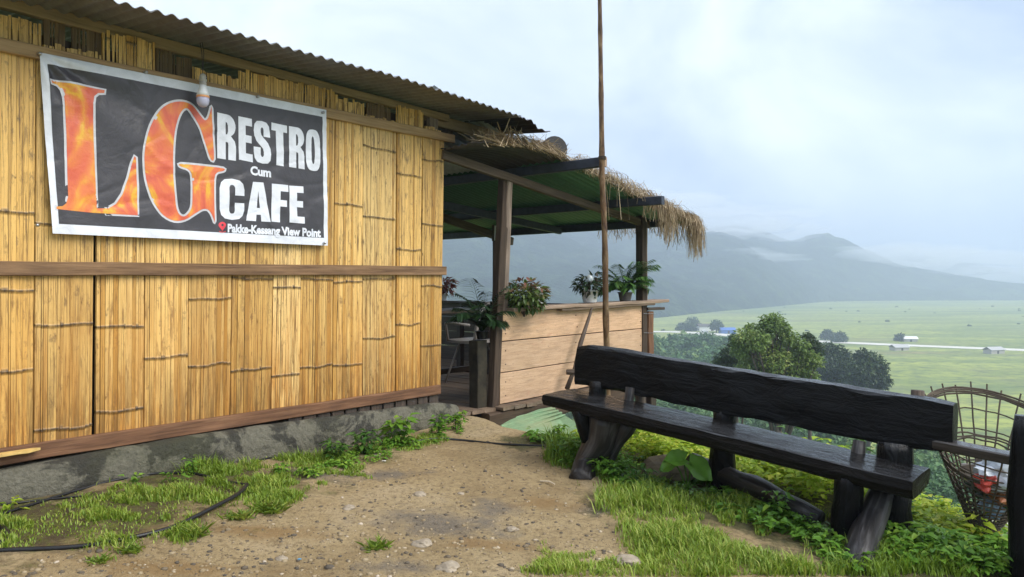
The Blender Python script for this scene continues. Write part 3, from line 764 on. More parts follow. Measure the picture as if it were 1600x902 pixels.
for nm, lp in (('letter_l', L_), ('letter_g', G_)):
    cu_o = .016
    o = poly_mesh('flame_letter', [lp], px_plane, .0058, VF)
    bm = bmesh.new(); Q = [np.array(px_plane(a)) for a in lp]; m_ = len(Q); rimw = .0115
    nn = []
    for k in range(m_):
        t0 = Q[k]-Q[k-1]; t1 = Q[(k+1) % m_]-Q[k]; t_ = t0/max(1e-9, np.hypot(*t0))+t1/max(1e-9, np.hypot(*t1)); l_ = np.hypot(*t_); nn.append(np.array([t_[1], -t_[0]])/max(.35, l_))
    for k in range(m_):
        a, b = Q[k], Q[(k+1) % m_]; na_, nb_ = nn[k], nn[(k+1) % m_]; st_ = max(1, int(np.hypot(*(b-a))/.02)); e_off = .0046+.0004*((k*7) % 5)/5
        for j in range(st_):
            f0, f1 = j/st_, (j+1)/st_; quad_ = []
            for f, sg_ in ((f0, -1), (f1, -1), (f1, 1), (f0, 1)):
                c_ = a+(b-a)*f+(na_+(nb_-na_)*f)*rimw*sg_; quad_.append(bm.verts.new(on_ban(RS(c_[0], .045, c_[1]), e_off)))
            bm.faces.new(quad_)
    me = bpy.data.meshes.new('letter_outline'); bm.to_mesh(me); bm.free(); link_mesh('letter_outline', me, VG, o)
def quadmap(Q):
    Q = [np.array(q, float) for q in Q]
    def f(p):
        u, v = p; a = Q[0]+(Q[1]-Q[0])*u; b = Q[3]+(Q[2]-Q[3])*u; c = a+(b-a)*v
        return px_plane((200+c[0]/3.006, 100+c[1]/3.006))
    return f
def sup(cx, cy, rx, ry, n=28, e=3.2):
    out = []
    for k in range(n):
        a = 6.28318*k/n; c, s_ = math.cos(a), math.sin(a)
        out.append((cx+rx*math.copysign(abs(c)**(2/e), c), cy+ry*math.copysign(abs(s_)**(2/e), s_)))
    return out
def arc(cx, cy, rx, ry, a0, a1, n=8): return [(cx+rx*math.cos(math.radians(a0+(a1-a0)*k/n)), cy+ry*math.sin(math.radians(a0+(a1-a0)*k/n))) for k in range(n+1)]
GL = {
 'E': [[(0, 0), (1, 0), (1, .18), (.52, .18), (.52, .40), (.94, .40), (.94, .57), (.52, .57), (.52, .82), (1, .82), (1, 1), (0, 1)]],
 'F': [[(0, 0), (1, 0), (1, .18), (.52, .18), (.52, .41), (.92, .41), (.92, .58), (.52, .58), (.52, 1), (0, 1)]],
 'T': [[(0, 0), (1, 0), (1, .18), (.75, .18), (.75, 1), (.27, 1), (.27, .18), (0, .18)]],
 'A': [[(.27, 0), (.73, 0), (1, 1), (.62, 1), (.6, .83), (.42, .83), (.4, 1), (0, 1)], [(.5, .22), (.57, .66), (.44, .66)]],
 'O': [sup(.5, .5, .5, .5), sup(.5, .5, .115, .335, 20, 2.6)],
 'R': [[(0, 0), (.55, 0)]+arc(.6, .24, .4, .24, -90, 70, 10)+[(.84, .52), (.95, .57), (1, .68), (1, 1), (.6, 1), (.6, .68), (.57, .62), (.46, .61), (.46, 1), (0, 1)], [(.46, .17), (.54, .18), (.59, .24), (.59, .37), (.54, .44), (.46, .45)]],
 'S': [[(1, .36), (.6, .36), (.6, .2), (.55, .155), (.47, .155), (.42, .2), (.42, .27), (.46, .33), (.85, .5), (.98, .62), (1, .75), (.95, .9), (.8, .98), (.5, 1), (.2, .98), (.05, .9), (0, .76), (0, .63), (.4, .63), (.4, .79), (.44, .84), (.52, .845), (.58, .8), (.58, .72), (.54, .65), (.15, .48), (.03, .37), (0, .25), (.05, .1), (.2, .02), (.5, 0), (.8, .02), (.95, .1), (1, .23)]],
 'C': [[(1, .40), (.62, .40), (.62, .22), (.58, .165), (.5, .15), (.43, .165), (.39, .22), (.39, .78), (.43, .835), (.5, .85), (.58, .835), (.62, .78), (.62, .58), (1, .58), (1, .75), (.94, .89), (.8, .97), (.5, 1), (.2, .97), (.06, .89), (0, .75), (0, .25), (.06, .11), (.2, .03), (.5, 0), (.8, .03), (.94, .11), (1, .25)]],
}
for ch, Q in (('R', [(418, 228), (503, 247), (505, 456), (418, 443)]), ('E', [(517, 246), (580, 259), (585, 463), (518, 450)]), ('S', [(588, 261), (664, 276), (670, 476), (590, 462)]),
              ('T', [(673, 275), (746, 291), (748, 485), (675, 472)]), ('R', [(755, 292), (826, 305), (828, 496), (755, 484)]), ('O', [(834, 304), (902, 313), (903, 508), (834, 498)]),
              ('C', [(428, 534), (545, 545), (545, 735), (430, 731)]), ('A', [(556, 552), (662, 560), (668, 743), (554, 736)]), ('F', [(672, 563), (750, 570), (750, 748), (672, 741)]), ('E', [(755, 572), (822, 576), (828, 751), (757, 745)])):
    poly_mesh('white_letter', GL[ch], quadmap(Q), .0042, VW)
def text_print(body, TL, TR, BL, name, bold=.045, capw=None):
    """small lettering set with Blender's built-in font, cap height mapped on the photo's baseline"""
    cu = bpy.data.curves.new(name, 'FONT'); cu.body = body; cu.fill_mode = 'FRONT'; cu.offset = bold; cu.resolution_u = 3
    ob = bpy.data.objects.new('tmp', cu); COL.objects.link(ob); bpy.context.view_layer.update()
    xs = [c[0] for c in ob.bound_box]; x0, x1 = min(xs), max(xs); bpy.data.objects.remove(ob)
    TL, TR, BL = (np.array(q, float) for q in (TL, TR, BL)); cap = .72
    def post(x, y):
        c = BL+(TR-TL)*((x-x0)/(x1-x0))+(TL-BL)*(y/cap)
        return px_plane((200+c[0]/3.006, 100+c[1]/3.006))
    drape(name, cu, .0042, VW, None, .014, post)
text_print('Cum', (573, 479), (669, 492), (573, 519), 'small_lettering')
text_print('Pakke-Kessang View Point', (467, 751), (904, 775), (467, 789), 'small_lettering')
pin = [(441-0, 785)]+[(441+18*math.sin(a), 757-15*math.cos(a)) for a in [math.radians(q) for q in range(-125, 126, 25)]][::-1]
poly_mesh('map_pin', [z2(pin, 3.006, 200, 100), z2([(441+6*math.cos(q*.7854), 757+6*math.sin(q*.7854)) for q in range(8)], 3.006, 200, 100)], px_plane, .0042, VR)
poly_mesh('map_pin_base', [z2([(425, 785), (436, 789), (446, 789), (458, 785), (456, 790), (441, 793), (427, 790)], 3.006, 200, 100)], px_plane, .0042, VR)
for (px, py) in ((62, 84), (228, 113), (403, 151), (505, 176), (507, 380), (58, 352)):
    p = W(px, py, .055); mb = MB(); mb.tube([p-NV*.02, p+NV*.008, p+NV*.012], [.009, .009, .004], 8)
    mb.build('nail_head', M['metalnail'], ban, smooth=True)

# ------------------------------------------------------------------ LIGHT BULB
bp = W(317, 150, .13); mpx = 5.0/F
blb = thing('light_bulb', 'white hanging light bulb in front of the banner', 'light bulb', bp)
def lathe(mb, c, prof, n=16):
    mb.loft([[c+Vector((r*math.cos(6.28318*j/n), r*math.sin(6.28318*j/n), z)) for j in range(n)] for (r, z) in prof])
mb = MB(); lathe(mb, bp, [(.006, -.066), (.022, -.060), (.032, -.046), (.036, -.028), (.035, -.012)]); mb.build('diffuser', plain('frosted_dome', (.50, .50, .66), .25, var=.05, bstr=0), blb, True)
mb = MB(); lathe(mb, bp, [(.036, -.012), (.0365, -.006), (.036, 0)]); mb.build('ring', plain('orange_ring', (.75, .36, .16), .4, var=.1, bstr=0), blb, True)
mb = MB(); lathe(mb, bp, [(.036, 0), (.03, .022), (.022, .045), (.019, .062)]); mb.build('housing', M['white'], blb, True)
mb = MB(); lathe(mb, bp, [(.017, .062), (.02, .066), (.02, .078), (.015, .08), (.022, .086), (.022, .096), (.016, .10), (.02, .106), (.015, .122), (.006, .13)]); mb.build('socket', plain('socket', (.42, .40, .36), .4), blb, True)
tp = W(313, 60, .08); mb = MB()
for o in (-.006, .006): mb.tube([bp+Vector((0, 0, .126)), bp+Vector((o, 0, .25)), tp+Vector((o, 0, 0))], .0022, 5)
mb.build('cord', M['blackhose'], blb)

# ------------------------------------------------------------------ VERANDA
ver = thing('open_veranda', 'open sided wooden veranda with green tin roof and plank railing', 'veranda', RS(1.6, 0, .43))
def zr(r): return 2.76-.185*r
def zs(r): return min(zr(r)+.05, 2.635 if r > .5 else 2.635-.16*(.5-r))
FL = .43
def bm_part(name, mat, a, b, w, h, up=(0, 0, 1), n=6, jit=.004, ch=.006, par=ver, taper=1.):
    mb = MB(); mb.beam(a, b, w, h, up=up, n=n, jit=jit, ch=ch, taper=taper); return mb.build(name, mat, par)
bm_part('post', M['postdark'], W(767, 690, .03), W(788, 272, -.04), .085, .075, up=NV, n=10, jit=.006)  # dark wood tone puts the post's shaded side into its colour
bm_part('post_board', M['post'], W(788, 500, .005), W(797, 272, .005), .07, .02, up=NV, n=8, jit=.004)  # pale strip added over the post to stand for its lit face
bm_part('post_board', M['railcap'], RS(3.2, -.02, 1.25), RS(3.2, -.02, zr(3.2)), .05, .06, up=NV, n=6, jit=.005)  # pale strip added as the lit side of the corner post
bm_part('post', M['postdark'], RS(3.12, 0, -.9), W(1002, 338, 0), .10, .09, up=NV, n=8, jit=.006)
bm_part('post', M['postdark'], RS(3.12, -2.14, -1.5), RS(3.12, -2.14, 2.2), .12, .10, up=NV, n=8, jit=.006)
bm_part('post', M['post'], RS(-.25, -2.14, -.2), RS(-.25, -2.14, 2.62), .11, .09, up=NV, n=8, jit=.006)
bm_part('stub_post', M['darkmoss'], W(747, 655, -.06), W(747, 532, -.06), .12, .11, up=NV, n=6, jit=.01)
bm_part('rafter', M['rafter'], W(690, 242, 0), W(1012, 352, 0), .05, .075, n=10)
bm_part('rafter', M['rafter'], RS(.05, -2.14, zr(0)-.12), RS(3.4, -2.14, zr(3.4)-.1), .05, .10, n=6)
for r, se, m_ in ((1.23, .745, 'purlin'), (2.44, .64, 'purlin'), (.2, -.1, 'rafter'), (3.28, .22, 'purlin')):
    bm_part('purlin', M[m_], RS(r, -4.1, zr(r)-.02), RS(r, se, zr(r)-.0), .06, .085, n=8)
e_ = RS(1.23, .745, zr(1.23)); mb = MB(); mb.beam(e_, e_+NV*.003, .058, .083, n=1, jit=0); mb.build('purlin_end_grain', M['railcap'], ver)
bm_part('strut', M['purlin'], RS(.4, -1.2, 2.35), RS(3.2, -1.2, 2.12), .05, .08)
for k, (ra, rb, mt) in enumerate(((-.02, 1.3, 'tindark'), (1.2, 2.5, 'tingreen'), (2.4, 3.46, 'tingreen'))):
    for j in range(6):
        s1 = .33-j*.78
        corr('roof_sheet', ra, rb, s1-.82, s1, lambda r, s, kk=k, jj=j: (zs(r) if kk == 0 and jj == 0 else zr(r)+.05 if kk else zr(r)+.055+.13*max(0, .9-r))-.006*kk+.004*(jj % 2)+(.02*nz(s*1.1, kk) if jj == 0 else 0), M[mt] if not (k == 0 and j >= 1) else M['tinpale'], ver, along='r', ns=6)
corr('roof_sheet', -.1, 1.05, -.6, .02, lambda r, s: zr(r)+.13+.13*max(0, .9-r), M['tinpale'], ver, along='r', ns=6)
# railing towards the viewer: three sawn boards, cap and end post
SR = .03
for (yl0, yl1, yr0, yr1) in ((489, 533.5, 474, 512.5), (535, 582.5, 513.5, 548.5), (584, 632, 549.5, 586)):
    x0, x1 = 781, 1010; n = 14; rings = []; sd = random.random()*30
    rA, rB = WR(x0, 500, SR)[0], WR(x1, 500, SR)[0]
    zA0, zA1, zB0, zB1 = W(x0, yl0, SR).z, W(x0, yl1, SR).z, W(x1, yr0, SR).z, W(x1, yr1, SR).z
    for k in range(n+1):
        t = k/n; r = rA+(rB-rA)*t; zt = zA0+(zB0-zA0)*t+.003*nz(r*4, sd); zb = zA1+(zB1-zA1)*t+.003*nz(r*4, sd+5); o = .004*nz(r*3, sd+7)
        rings.append([RS(r, SR-.025, zb), RS(r, SR+o-.004, zb), RS(r, SR+o, zb+.004), RS(r, SR+o+.002, (zt+zb)/2), RS(r, SR+o, zt-.004), RS(r, SR+o-.004, zt), RS(r, SR-.025, zt)])
    mb = MB(); mb.loft(rings); pl_ = mb.build('railing_board', M['railing'], ver)
    for (xx, ff) in ((790, .3), (790, .75), (900, .28), (902, .72), (1001, .3), (1001, .72)):
        yy = (yl0+(yr0-yl0)*(xx-x0)/(x1-x0))*(1-ff)+(yl1+(yr1-yl1)*(xx-x0)/(x1-x0))*ff; c_ = W(xx, yy, SR+.004); mb = MB(); mb.tube([c_-NV*.004, c_+NV*.003], .005, 6); mb.build('nail_head', M['stick'], pl_)
bm_part('railing_cap', M['railcap'], RS(.78, -.02, W(785, 484, 0).z), RS(3.55, -.02, W(1040, 470, 0).z), .24, .034, n=12, jit=.007)
bm_part('railing_under_cap', M['floor'], RS(1.5, .01, 1.232), RS(3.25, .01, 1.25), .16, .028, n=8, jit=.006)
bm_part('end_post', M['sill'], W(1015, 553, .03), W(1015, 487, .03), .105, .05, up=NV, n=8, jit=.01)
bm_part('end_block', M['stick'], W(1008, 483, .03), W(1034, 482, .03), .08, .03, n=4)
for yy in (490, 520): mb = MB(); mb.tube([W(1006, yy, .06), W(1016, yy+.5, .062), W(1024, yy+.3, .05)], .0025, 5); mb.build('tie_wire', M['metalnail'], ver)
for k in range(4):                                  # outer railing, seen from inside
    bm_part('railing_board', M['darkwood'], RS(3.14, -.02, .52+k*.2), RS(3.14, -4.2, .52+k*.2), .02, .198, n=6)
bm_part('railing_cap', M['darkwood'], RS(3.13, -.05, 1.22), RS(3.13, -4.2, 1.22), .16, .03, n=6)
for k in range(21):                                 # floor planks, running out under the railing
    r = .2+k*.15
    bm_part('floor_plank', M['floor'], RS(r, -4.2, FL-.015), RS(r, (.15 if r > .55 else .06)+random.uniform(-.02, .02), FL-.015+random.uniform(-.004, .004)), .144, .03, n=5, jit=.004)
bm_part('joist', M['postdark'], RS(.42, .09, FL-.10), RS(3.4, .09, FL-.10), .10, .13, n=8, jit=.008, ch=.012)
bm_part('joist', M['darkwood'], RS(.3, -1.2, FL-.10), RS(3.3, -1.2, FL-.10), .10, .13, n=6)
bm_part('joist', M['darkwood'], RS(.3, -2.5, FL-.10), RS(3.3, -2.5, FL-.10), .10, .13, n=6)
for (r, s) in ((2.2, .05), (3.2, .05), (2.2, -1.2), (3.2, -1.2)): bm_part('stilt', M['darkwood'], RS(r, s, ground_h(*RS(r, s, 0).xy)-.3), RS(r, s, FL-.14), .11, .11, up=NV, n=4, jit=.01)
# step stones / blocks by the entrance
for (px, py, Rr) in ((735, 662, .06), (705, 655, .05)):
    pass
# thatch along the verge
def thatch():
    Vs = []; Fs = []; Ts = []; n0 = 0
    def strand(pts, w, t):
        nonlocal n0
        a = random.random()*3.14; sd = Vector((math.cos(a), math.sin(a), random.uniform(-.5, .5))).normalized()*w/2
        for p in pts: Vs.append(tuple(p-sd)); Vs.append(tuple(p+sd)); Ts.extend((t, t))
        for k in range(len(pts)-1): Fs.append((n0+2*k, n0+2*k+1, n0+2*k+3, n0+2*k+2))
        n0 += 2*len(pts)
    def clump(r0, r1, s0, s1, zoff, hgt, n, ln=(.18, .5), along=.6, sd=1.):
        for _ in range(n):
            r = random.uniform(r0, r1); s = random.uniform(s0, s1); t_ = (r-r0)/(r1-r0)
            env = hgt*(.45+.75*abs(nz(r*4.5, sd)))*min(1, 5*t_+.25, 5*(1-t_)+.3)
            z = zs(r)-.05+zoff+random.random()*env
            d = (DV*random.gauss(along*.8, .5)+NV*random.gauss(.1, .5)+Vector((0, 0, random.gauss(-.06, .16)-.1*along))).normalized()
            L = random.uniform(*ln); p = RS(r, s, z)-d*L*.4; pts = [p, p+d*L*.5+Vector((0, 0, .012)), p+d*L+Vector((0, 0, -.04*random.random()-(.06 if s > s1-.1 else 0)))]
            for p in pts:
                pr, ps = rs_of(p); lim = zs(pr)+(.012 if ps < .3 else -.03)
                if ps > s1+.05: p -= NV*(ps-s1-.05)
                if p.z < lim: p.z = lim+.02*random.random()
            strand(pts, random.uniform(.003, .0075), random.random())
    clump(.16, 1.22, .16, .35, .07, .10, 900, sd=1., ln=(.15, .42), along=.7)
    clump(1.28, 2.5, .02, .36, .07, .075, 1500, ln=(.12, .36), along=.15, sd=4.)
    clump(2.4, 3.72, -.1, .42, .06, .12, 1900, ln=(.14, .4), along=.25, sd=9.)
    # fringe hanging over the verge
    for (r0, r1, n, l0, l1) in ((1.35, 2.4, 300, .03, .12), (2.45, 2.75, 90, .10, .28), (2.80, 2.98, 230, .2, .43), (3.02, 3.45, 110, .06, .26), (3.46, 3.66, 330, .15, .46), (1.7, 2.1, 6, .3, .5)):
        for _ in range(n):
            r = random.uniform(r0, r1); s = random.uniform(.30, .43); z = zr(r)+random.uniform(.07, .15)
            L = random.uniform(l0, l1); o = NV*random.uniform(.02, .09)+DV*random.gauss(.02, .03); p = RS(r, s, z)
            strand([p-NV*.08+Vector((0, 0, .02)), p+o*.6, p+o+Vector((0, 0, -L*.5))+DV*random.gauss(0, .012), p+o+Vector((0, 0, -L))+DV*random.gauss(0, .03)], random.uniform(.003, .006), random.random()*.9)
    for _ in range(520):                            # outer eave fringe running away from the viewer
        s = random.uniform(-.9, .42); r = 3.5+random.uniform(-.05, .18); L = random.uniform(.06, .3)*(1.0 if s > .0 else .6); p = RS(r, s, zr(r)+random.uniform(.06, .16))
        strand([p-DV*.15+Vector((0, 0, .05)), p+DV*.05, p+DV*.08+Vector((0, 0, -L*.5)), p+DV*random.uniform(.06, .11)+NV*random.gauss(0, .03)+Vector((0, 0, -L))], random.uniform(.003, .006), random.random()*.9)
    o = link_mesh('thatch', mesh_np('thatch', Vs, Fs, Ts), M['straw'], ver); o['kind'] = 'stuff'
thatch()
# dark roll lying on the thatch
c0 = W(867, 233, .22); rl = thing('rolled_metal_sheet', 'dark rolled metal sheet lying on the thatch above the veranda', 'metal roll', c0-Vector((0, 0, .11)))
mb = MB(); ring = []
ax = (-NV*.8+DV*.6).normalized(); sd_ = ax.cross(Vector((0, 0, 1))).normalized(); up_ = sd_.cross(ax)
for t in (0, .12, .3, .5):
    ring.append([c0+ax*t+(sd_*math.cos(6.28318*j/20)+up_*math.sin(6.28318*j/20))*(.118-.01*t) for j in range(20)])
mb.loft(ring); mb.build('roll', M['tindark'], rl, smooth=False)
mb = MB(); mb.loft([[c0+ax*t+(sd_*math.cos(6.28318*j/20)+up_*math.sin(6.28318*j/20))*.122 for j in range(20)] for t in (.28, .31)]); mb.build('band', M['tin'], rl)

# ------------------------------------------------------------------ TALL POLE, STICK
pb = PX(948, 620, 6.46)
pole = thing('bamboo_pole', 'tall thin bamboo pole standing behind the bench, rising out of the top of the photo', 'pole', (pb.x, pb.y, ground_h(pb.x, pb.y)))
pts = [PX(948.5, 720, 6.46)]+[PX(x, y, 6.46) for x, y in ((948, 543), (946, 450), (944.5, 360), (941, 280), (940, 200), (938.5, 100), (937, 0), (936, -140))]
rad = [.029, .0275, .026, .025, .025, .0225, .02, .018, .015]
P2 = []; R2 = []
for k in range(len(pts)-1):
    for t in (0, .25, .5, .75):
        P2.append(pts[k].lerp(pts[k+1], t)+Vector((.004*nz(k+t, 1), 0, 0))); R2.append((rad[k]+(rad[k+1]-rad[k])*t)*(1.14 if t == .5 else 1))
mb = MB(); mb.tube(P2, R2, 10); mb.build('culm', M['pole'], pole, True)
mb = MB(); c_ = PX(941, 247, 6.46)
for k in range(3): mb.tube([c_+Vector((.031*math.cos(a), .031*math.sin(a), .01*k-.01)) for a in [q*.524 for q in range(13)]], .004, 5)
mb.build('lashing', M['stick'], pole)
sa, sb_ = W(886, 608, .16), W(925, 482, .12)
stk = thing('leaning_stick', 'dark crooked stick leaning against the pink railing boards', 'stick', sa)
mb = MB(); mb.tube([sa, sa.lerp(sb_, .25)+Vector((.012, 0, 0)), sa.lerp(sb_, .55)+Vector((-.006, 0, 0)), sb_], [.024, .019, .021, .016], 8, jit=.004); mb.build('shaft', M['stick'], stk, True)
mb = MB(); q = sa.lerp(sb_, .2); mb.tube([q+Vector((.02, -.01, 0)), q+Vector((-.055, -.02, .005))], [.03, .026], 8, jit=.004); mb.build('knot', M['stick'], stk)

# ------------------------------------------------------------------ FURNITURE under the veranda
def table():
    t = thing('wooden_table', 'dark wooden table standing under the veranda roof', 'table', RS(1.85, -1.75, FL))
    for k in range(4): bm_part('top_board', M['darkwood'] if k % 2 else M['floor'], RS(1.2, -1.47-k*.16, FL+.74), RS(2.3, -1.47-k*.16, FL+.74), .155, .03, n=4, par=t)
    for r in (1.28, 2.22):
        for s in (-1.5, -1.95): bm_part('leg', M['darkwood'], RS(r, s, FL), RS(r, s, FL+.72), .07, .07, up=NV, n=3, par=t)
        bm_part('foot_bar', M['darkwood'], RS(r, -1.4, FL+.03), RS(r, -2.05, FL+.03), .07, .05, n=3, par=t)
    bm_part('foot_bar', M['darkwood'], RS(1.28, -1.5, FL+.1), RS(2.22, -1.5, FL+.1), .05, .06, n=3, par=t)
table()
def chair():
    b = RS(1.55, -1.1, FL); t = thing('metal_chair', 'pale metal framed chair beside the dark table', 'chair', b)
    mb = MB(); q = lambda r, s, z: RS(1.6+r, -1.15+s, FL+z)
    mb.loft([[q(-.2, -.2, .43), q(.2, -.2, .43), q(.2, -.2, .46), q(-.2, -.2, .46)], [q(-.21, 0, .425), q(.21, 0, .425), q(.21, 0, .45), q(-.21, 0, .45)], [q(-.2, .2, .43), q(.2, .2, .43), q(.2, .2, .46), q(-.2, .2, .46)]]); mb.build('seat', M['chair'], t)
    for (r, s) in ((-.17, -.17), (.17, -.17), (-.17, .17), (.17, .17)):
        mb = MB(); mb.tube([q(r*.6, s*.6, .43), q(r*1.25, s*1.25, 0)], .010, 7); mb.build('leg', M['chair'], t, True)
    mb = MB(); mb.tube([q(-.2, .18, .45)]+[q(.2*math.cos(a)*-1, .22, .45+.40*math.sin(a)) for a in [x*.3927+.15 for x in range(8)]]+[q(.2, .18, .45)], .016, 7); mb.build('backrest', M['chair'], t, True)
    mb = MB(); mb.tube([q(-.22, .15, .62), q(-.27, -.05, .64), q(-.24, -.18, .63), q(-.2, -.18, .45)], .014, 7); mb.build('armrest', M['chair'], t, True)
    mb = MB(); mb.tube([q(.22, .15, .62), q(.27, -.05, .64), q(.24, -.18, .63), q(.2, -.18, .45)], .014, 7); mb.build('armrest', M['chair'], t, True)
chair()
sg = thing('small_sign', 'small white board fixed to the back veranda post', 'sign', RS(3.04, -2.05, 1.9))
c = RS(3.05, -2.06, 0); mb = MB(); mb.beam(PX(771, 377, 9.6), PX(771, 352, 9.6), .05, .02, up=NV, n=2, jit=0); mb.build('board', M['stick'], sg)
mb = MB(); mb.beam(PX(774, 376, 9.57), PX(774, 353, 9.57), .03, .012, up=NV, n=2, jit=0); mb.build('face', M['white'], sg)

# ------------------------------------------------------------------ POTTED PLANTS
LM_red = leafmat('cordyline_leaf', (.10, .022, .025), (.17, .04, .04), (.24, .13, .08), rough=.35)
LM_bush = leafmat('bush_leaf', (.07, .13, .03), (.12, .17, .05), (.24, .11, .085), rough=.35)
LM_dark = leafmat('dark_leaf', (.025, .05, .026), (.045, .085, .04), (.09, .07, .055), rough=.35)
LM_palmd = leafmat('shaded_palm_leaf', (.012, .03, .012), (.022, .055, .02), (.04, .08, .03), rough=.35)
LM_palm = leafmat('palm_leaf', (.03, .09, .022), (.07, .17, .04), (.14, .25, .07), rough=.35)
def pot(root, c, r, h, mat):
    mb = MB(); lathe(mb, Vector(c), [(r*.72, 0), (r*.78, .01), (r*.96, h*.86), (r*1.06, h*.88), (r*1.06, h), (r*.94, h), (r*.9, h*.93)], 18); mb.build('pot', mat, root, True)
def bush(root, c, rx, rz, n, mat, leaf, stems=8, six=True, tone=lambda q: random.random()):
    mb = MB(); lb = LB(); c = Vector(c)
    for k in range(stems):
        a = random.random()*6.28; e = c+Vector((math.cos(a)*rx*.6, math.sin(a)*rx*.6, rz*random.uniform(.9, 1.5)))
        mb.tube([c, c.lerp(e, .5)+Vector((0, 0, .02)), e], [.006, .005, .003], 5)
    mb.build('stem', M['stick'], root)
    for k in range(n):
        d = rvec(); d.z = d.z*.8+.1; rr = random.random()**.4
        p = c+Vector((0, 0, rz))+Vector((d.x*rx, d.y*rx, d.z*rz))*rr
        dd = (Vector((d.x, d.y, d.z*.4-.1))+rvec()*.55).normalized(); u = (Vector((0, 0, 1))+rvec()*.5).normalized()
        lb.add(p, dd, u, leaf*random.uniform(.6, 1.25), leaf*.48*random.uniform(.7, 1.2), tone(d.z*rr))
    return lb.build('foliage', mat, root, six=six)
def palm(root, c, n, L, mat, spread=1., up=1.):
    lb = LB(); mb = MB(); c = Vector(c)
    for k in range(n):
        a = 6.28*k/n+random.uniform(-.3, .3); el = random.uniform(.5, 1.2)*up; ln = L*random.uniform(.7, 1.15)
        h = Vector((math.cos(a), math.sin(a), 0))*spread; pts = []
        for i in range(9):
            t = i/8; pts.append(c+h*ln*(t*.62+.25*t*t)+Vector((0, 0, ln*(el*t*.85-.6*t*t))))
        mb.tube(pts, [.0045*(1-.7*i/8) for i in range(9)], 4)
        for i in range(2, 17):
            t = i/16; j = min(7, int(t*8)); f = t*8-j; p = pts[j].lerp(pts[j+1], f); ax = (pts[j+1]-pts[j]).normalized()
            sdv = ax.cross(Vector((0, 0, 1))).normalized()
            for sg_ in (-1, 1):
                d = (ax*.75+sdv*sg_*.8+Vector((0, 0, .1-.35*t))).normalized(); lb.add(p, d, (Vector((0, 0, 1))+rvec()*.2), ln*.36*(1-.45*abs(t-.4)), .022, random.random())
    mb.build('frond_rib', mat, root); lb.build('leaflets', mat, root, six=True, droop=.3, fold=.1)
cz = 1.285
p = RS(1.02, .02, cz); t = thing('potted_bush', 'bushy potted plant with green and dark red leaves at the left end of the railing', 'potted plant', p)
pot(t, RS(1.25, -.02, cz), .085, .16, M['soil_pot'])
bush(t, RS(.97, .06, cz-.10), .205, .175, 560, LM_bush, .07, 14, tone=lambda q: min(1, max(0, .35+.75*q+random.gauss(0, .2))))
p = RS(2.12, -.02, cz); t = thing('dark_leaved_plant', 'dark leaved plant in a white pot on the railing behind the bamboo pole', 'potted plant', p)
pot(t, p, .09, .13, M['soil_pot']); bush(t, p+Vector((0, 0, .05)), .16, .12, 260, LM_dark, .07, 8)
p = RS(2.86, -.06, cz); t = thing('potted_palm', 'green feathery palm on the railing beside the outer post', 'potted plant', p)
pot(t, p, .08, .10, M['greyplastic']); palm(t, p+Vector((0, 0, .06)), 30, .40, LM_palm, .85, 1.6)
p = W(753, 530, -.06); t = thing('entrance_palm', 'dark palm with arching leaves by the veranda entrance', 'potted plant', p)
pot(t, p, .055, .07, M['blackhose']); palm(t, p+Vector((0, 0, .05)), 18, .44, LM_palmd, .75, 1.6)
p = RS(3.1, -3.15, 1.235); t = thing('red_potted_plant', 'small red leaved potted plant on the far railing beside the bamboo wall', 'potted plant', p)
pot(t, p, .07, .1, M['soil_pot']); bush(t, p+Vector((0, 0, .06)), .19, .14, 160, LM_red, .10, 6)
p = PX(921, 436, 7.6); t = thing('glass_globe', 'small pale glass globe above the dark leaved plant', 'globe', p-Vector((0, 0, .04)))
m, nt, b = newmat('pale_glass'); b.inputs['Base Color'].default_value = (.8, .88, .92, 1); b.inputs['Transmission Weight'].default_value = .55; b.inputs['Roughness'].default_value = .08
mb = MB(); lathe(mb, p, [(.006, -.04), (.025, -.033), (.039, -.012), (.041, .008), (.03, .03), (.012, .04), (.003, .042)], 16); mb.build('globe', m, t, True)
mb = MB(); lathe(mb, p, [(.012, -.16), (.01, -.06), (.014, -.036)], 8); mb.build('stalk', M['stick'], t, True)

# green board below the veranda
q = [PX(783, 650, 6.6), PX(862, 636, 6.85), PX(899, 660, 6.3), PX(914, 712, 5.6), PX(783, 716, 5.75)]
gb = thing('green_sheet', 'pale green sheet lying on the slope below the railing', 'metal sheet', q[3]-Vector((0, 0, .05)))
mb = MB(); top = [v for v in q]; bot = [v-Vector((0, 0, .03)) for v in q]
it = [mb.vert(v) for v in top]; ib = [mb.vert(v) for v in bot]
mb.face(it[::-1], [(v.x, v.y) for v in top][::-1]); mb.face(ib, [(v.x, v.y) for v in bot])
for k in range(5): mb.face((it[k], it[(k+1) % 5], ib[(k+1) % 5], ib[k]))
mb.build('sheet', M['greensheet'], gb)
for k in range(1, 7):                               # raised ribs
    a = q[0].lerp(q[4], k/7); b_ = q[1].lerp(q[2], k/7) if k < 5 else q[2].lerp(q[3], (k-4)/3)
    mb = MB(); mb.beam(a+Vector((0, 0, .006)), b_+Vector((0, 0, .006)), .022, .012, n=2, jit=.001, ch=.003); mb.build('rib', M['greensheet'], gb)

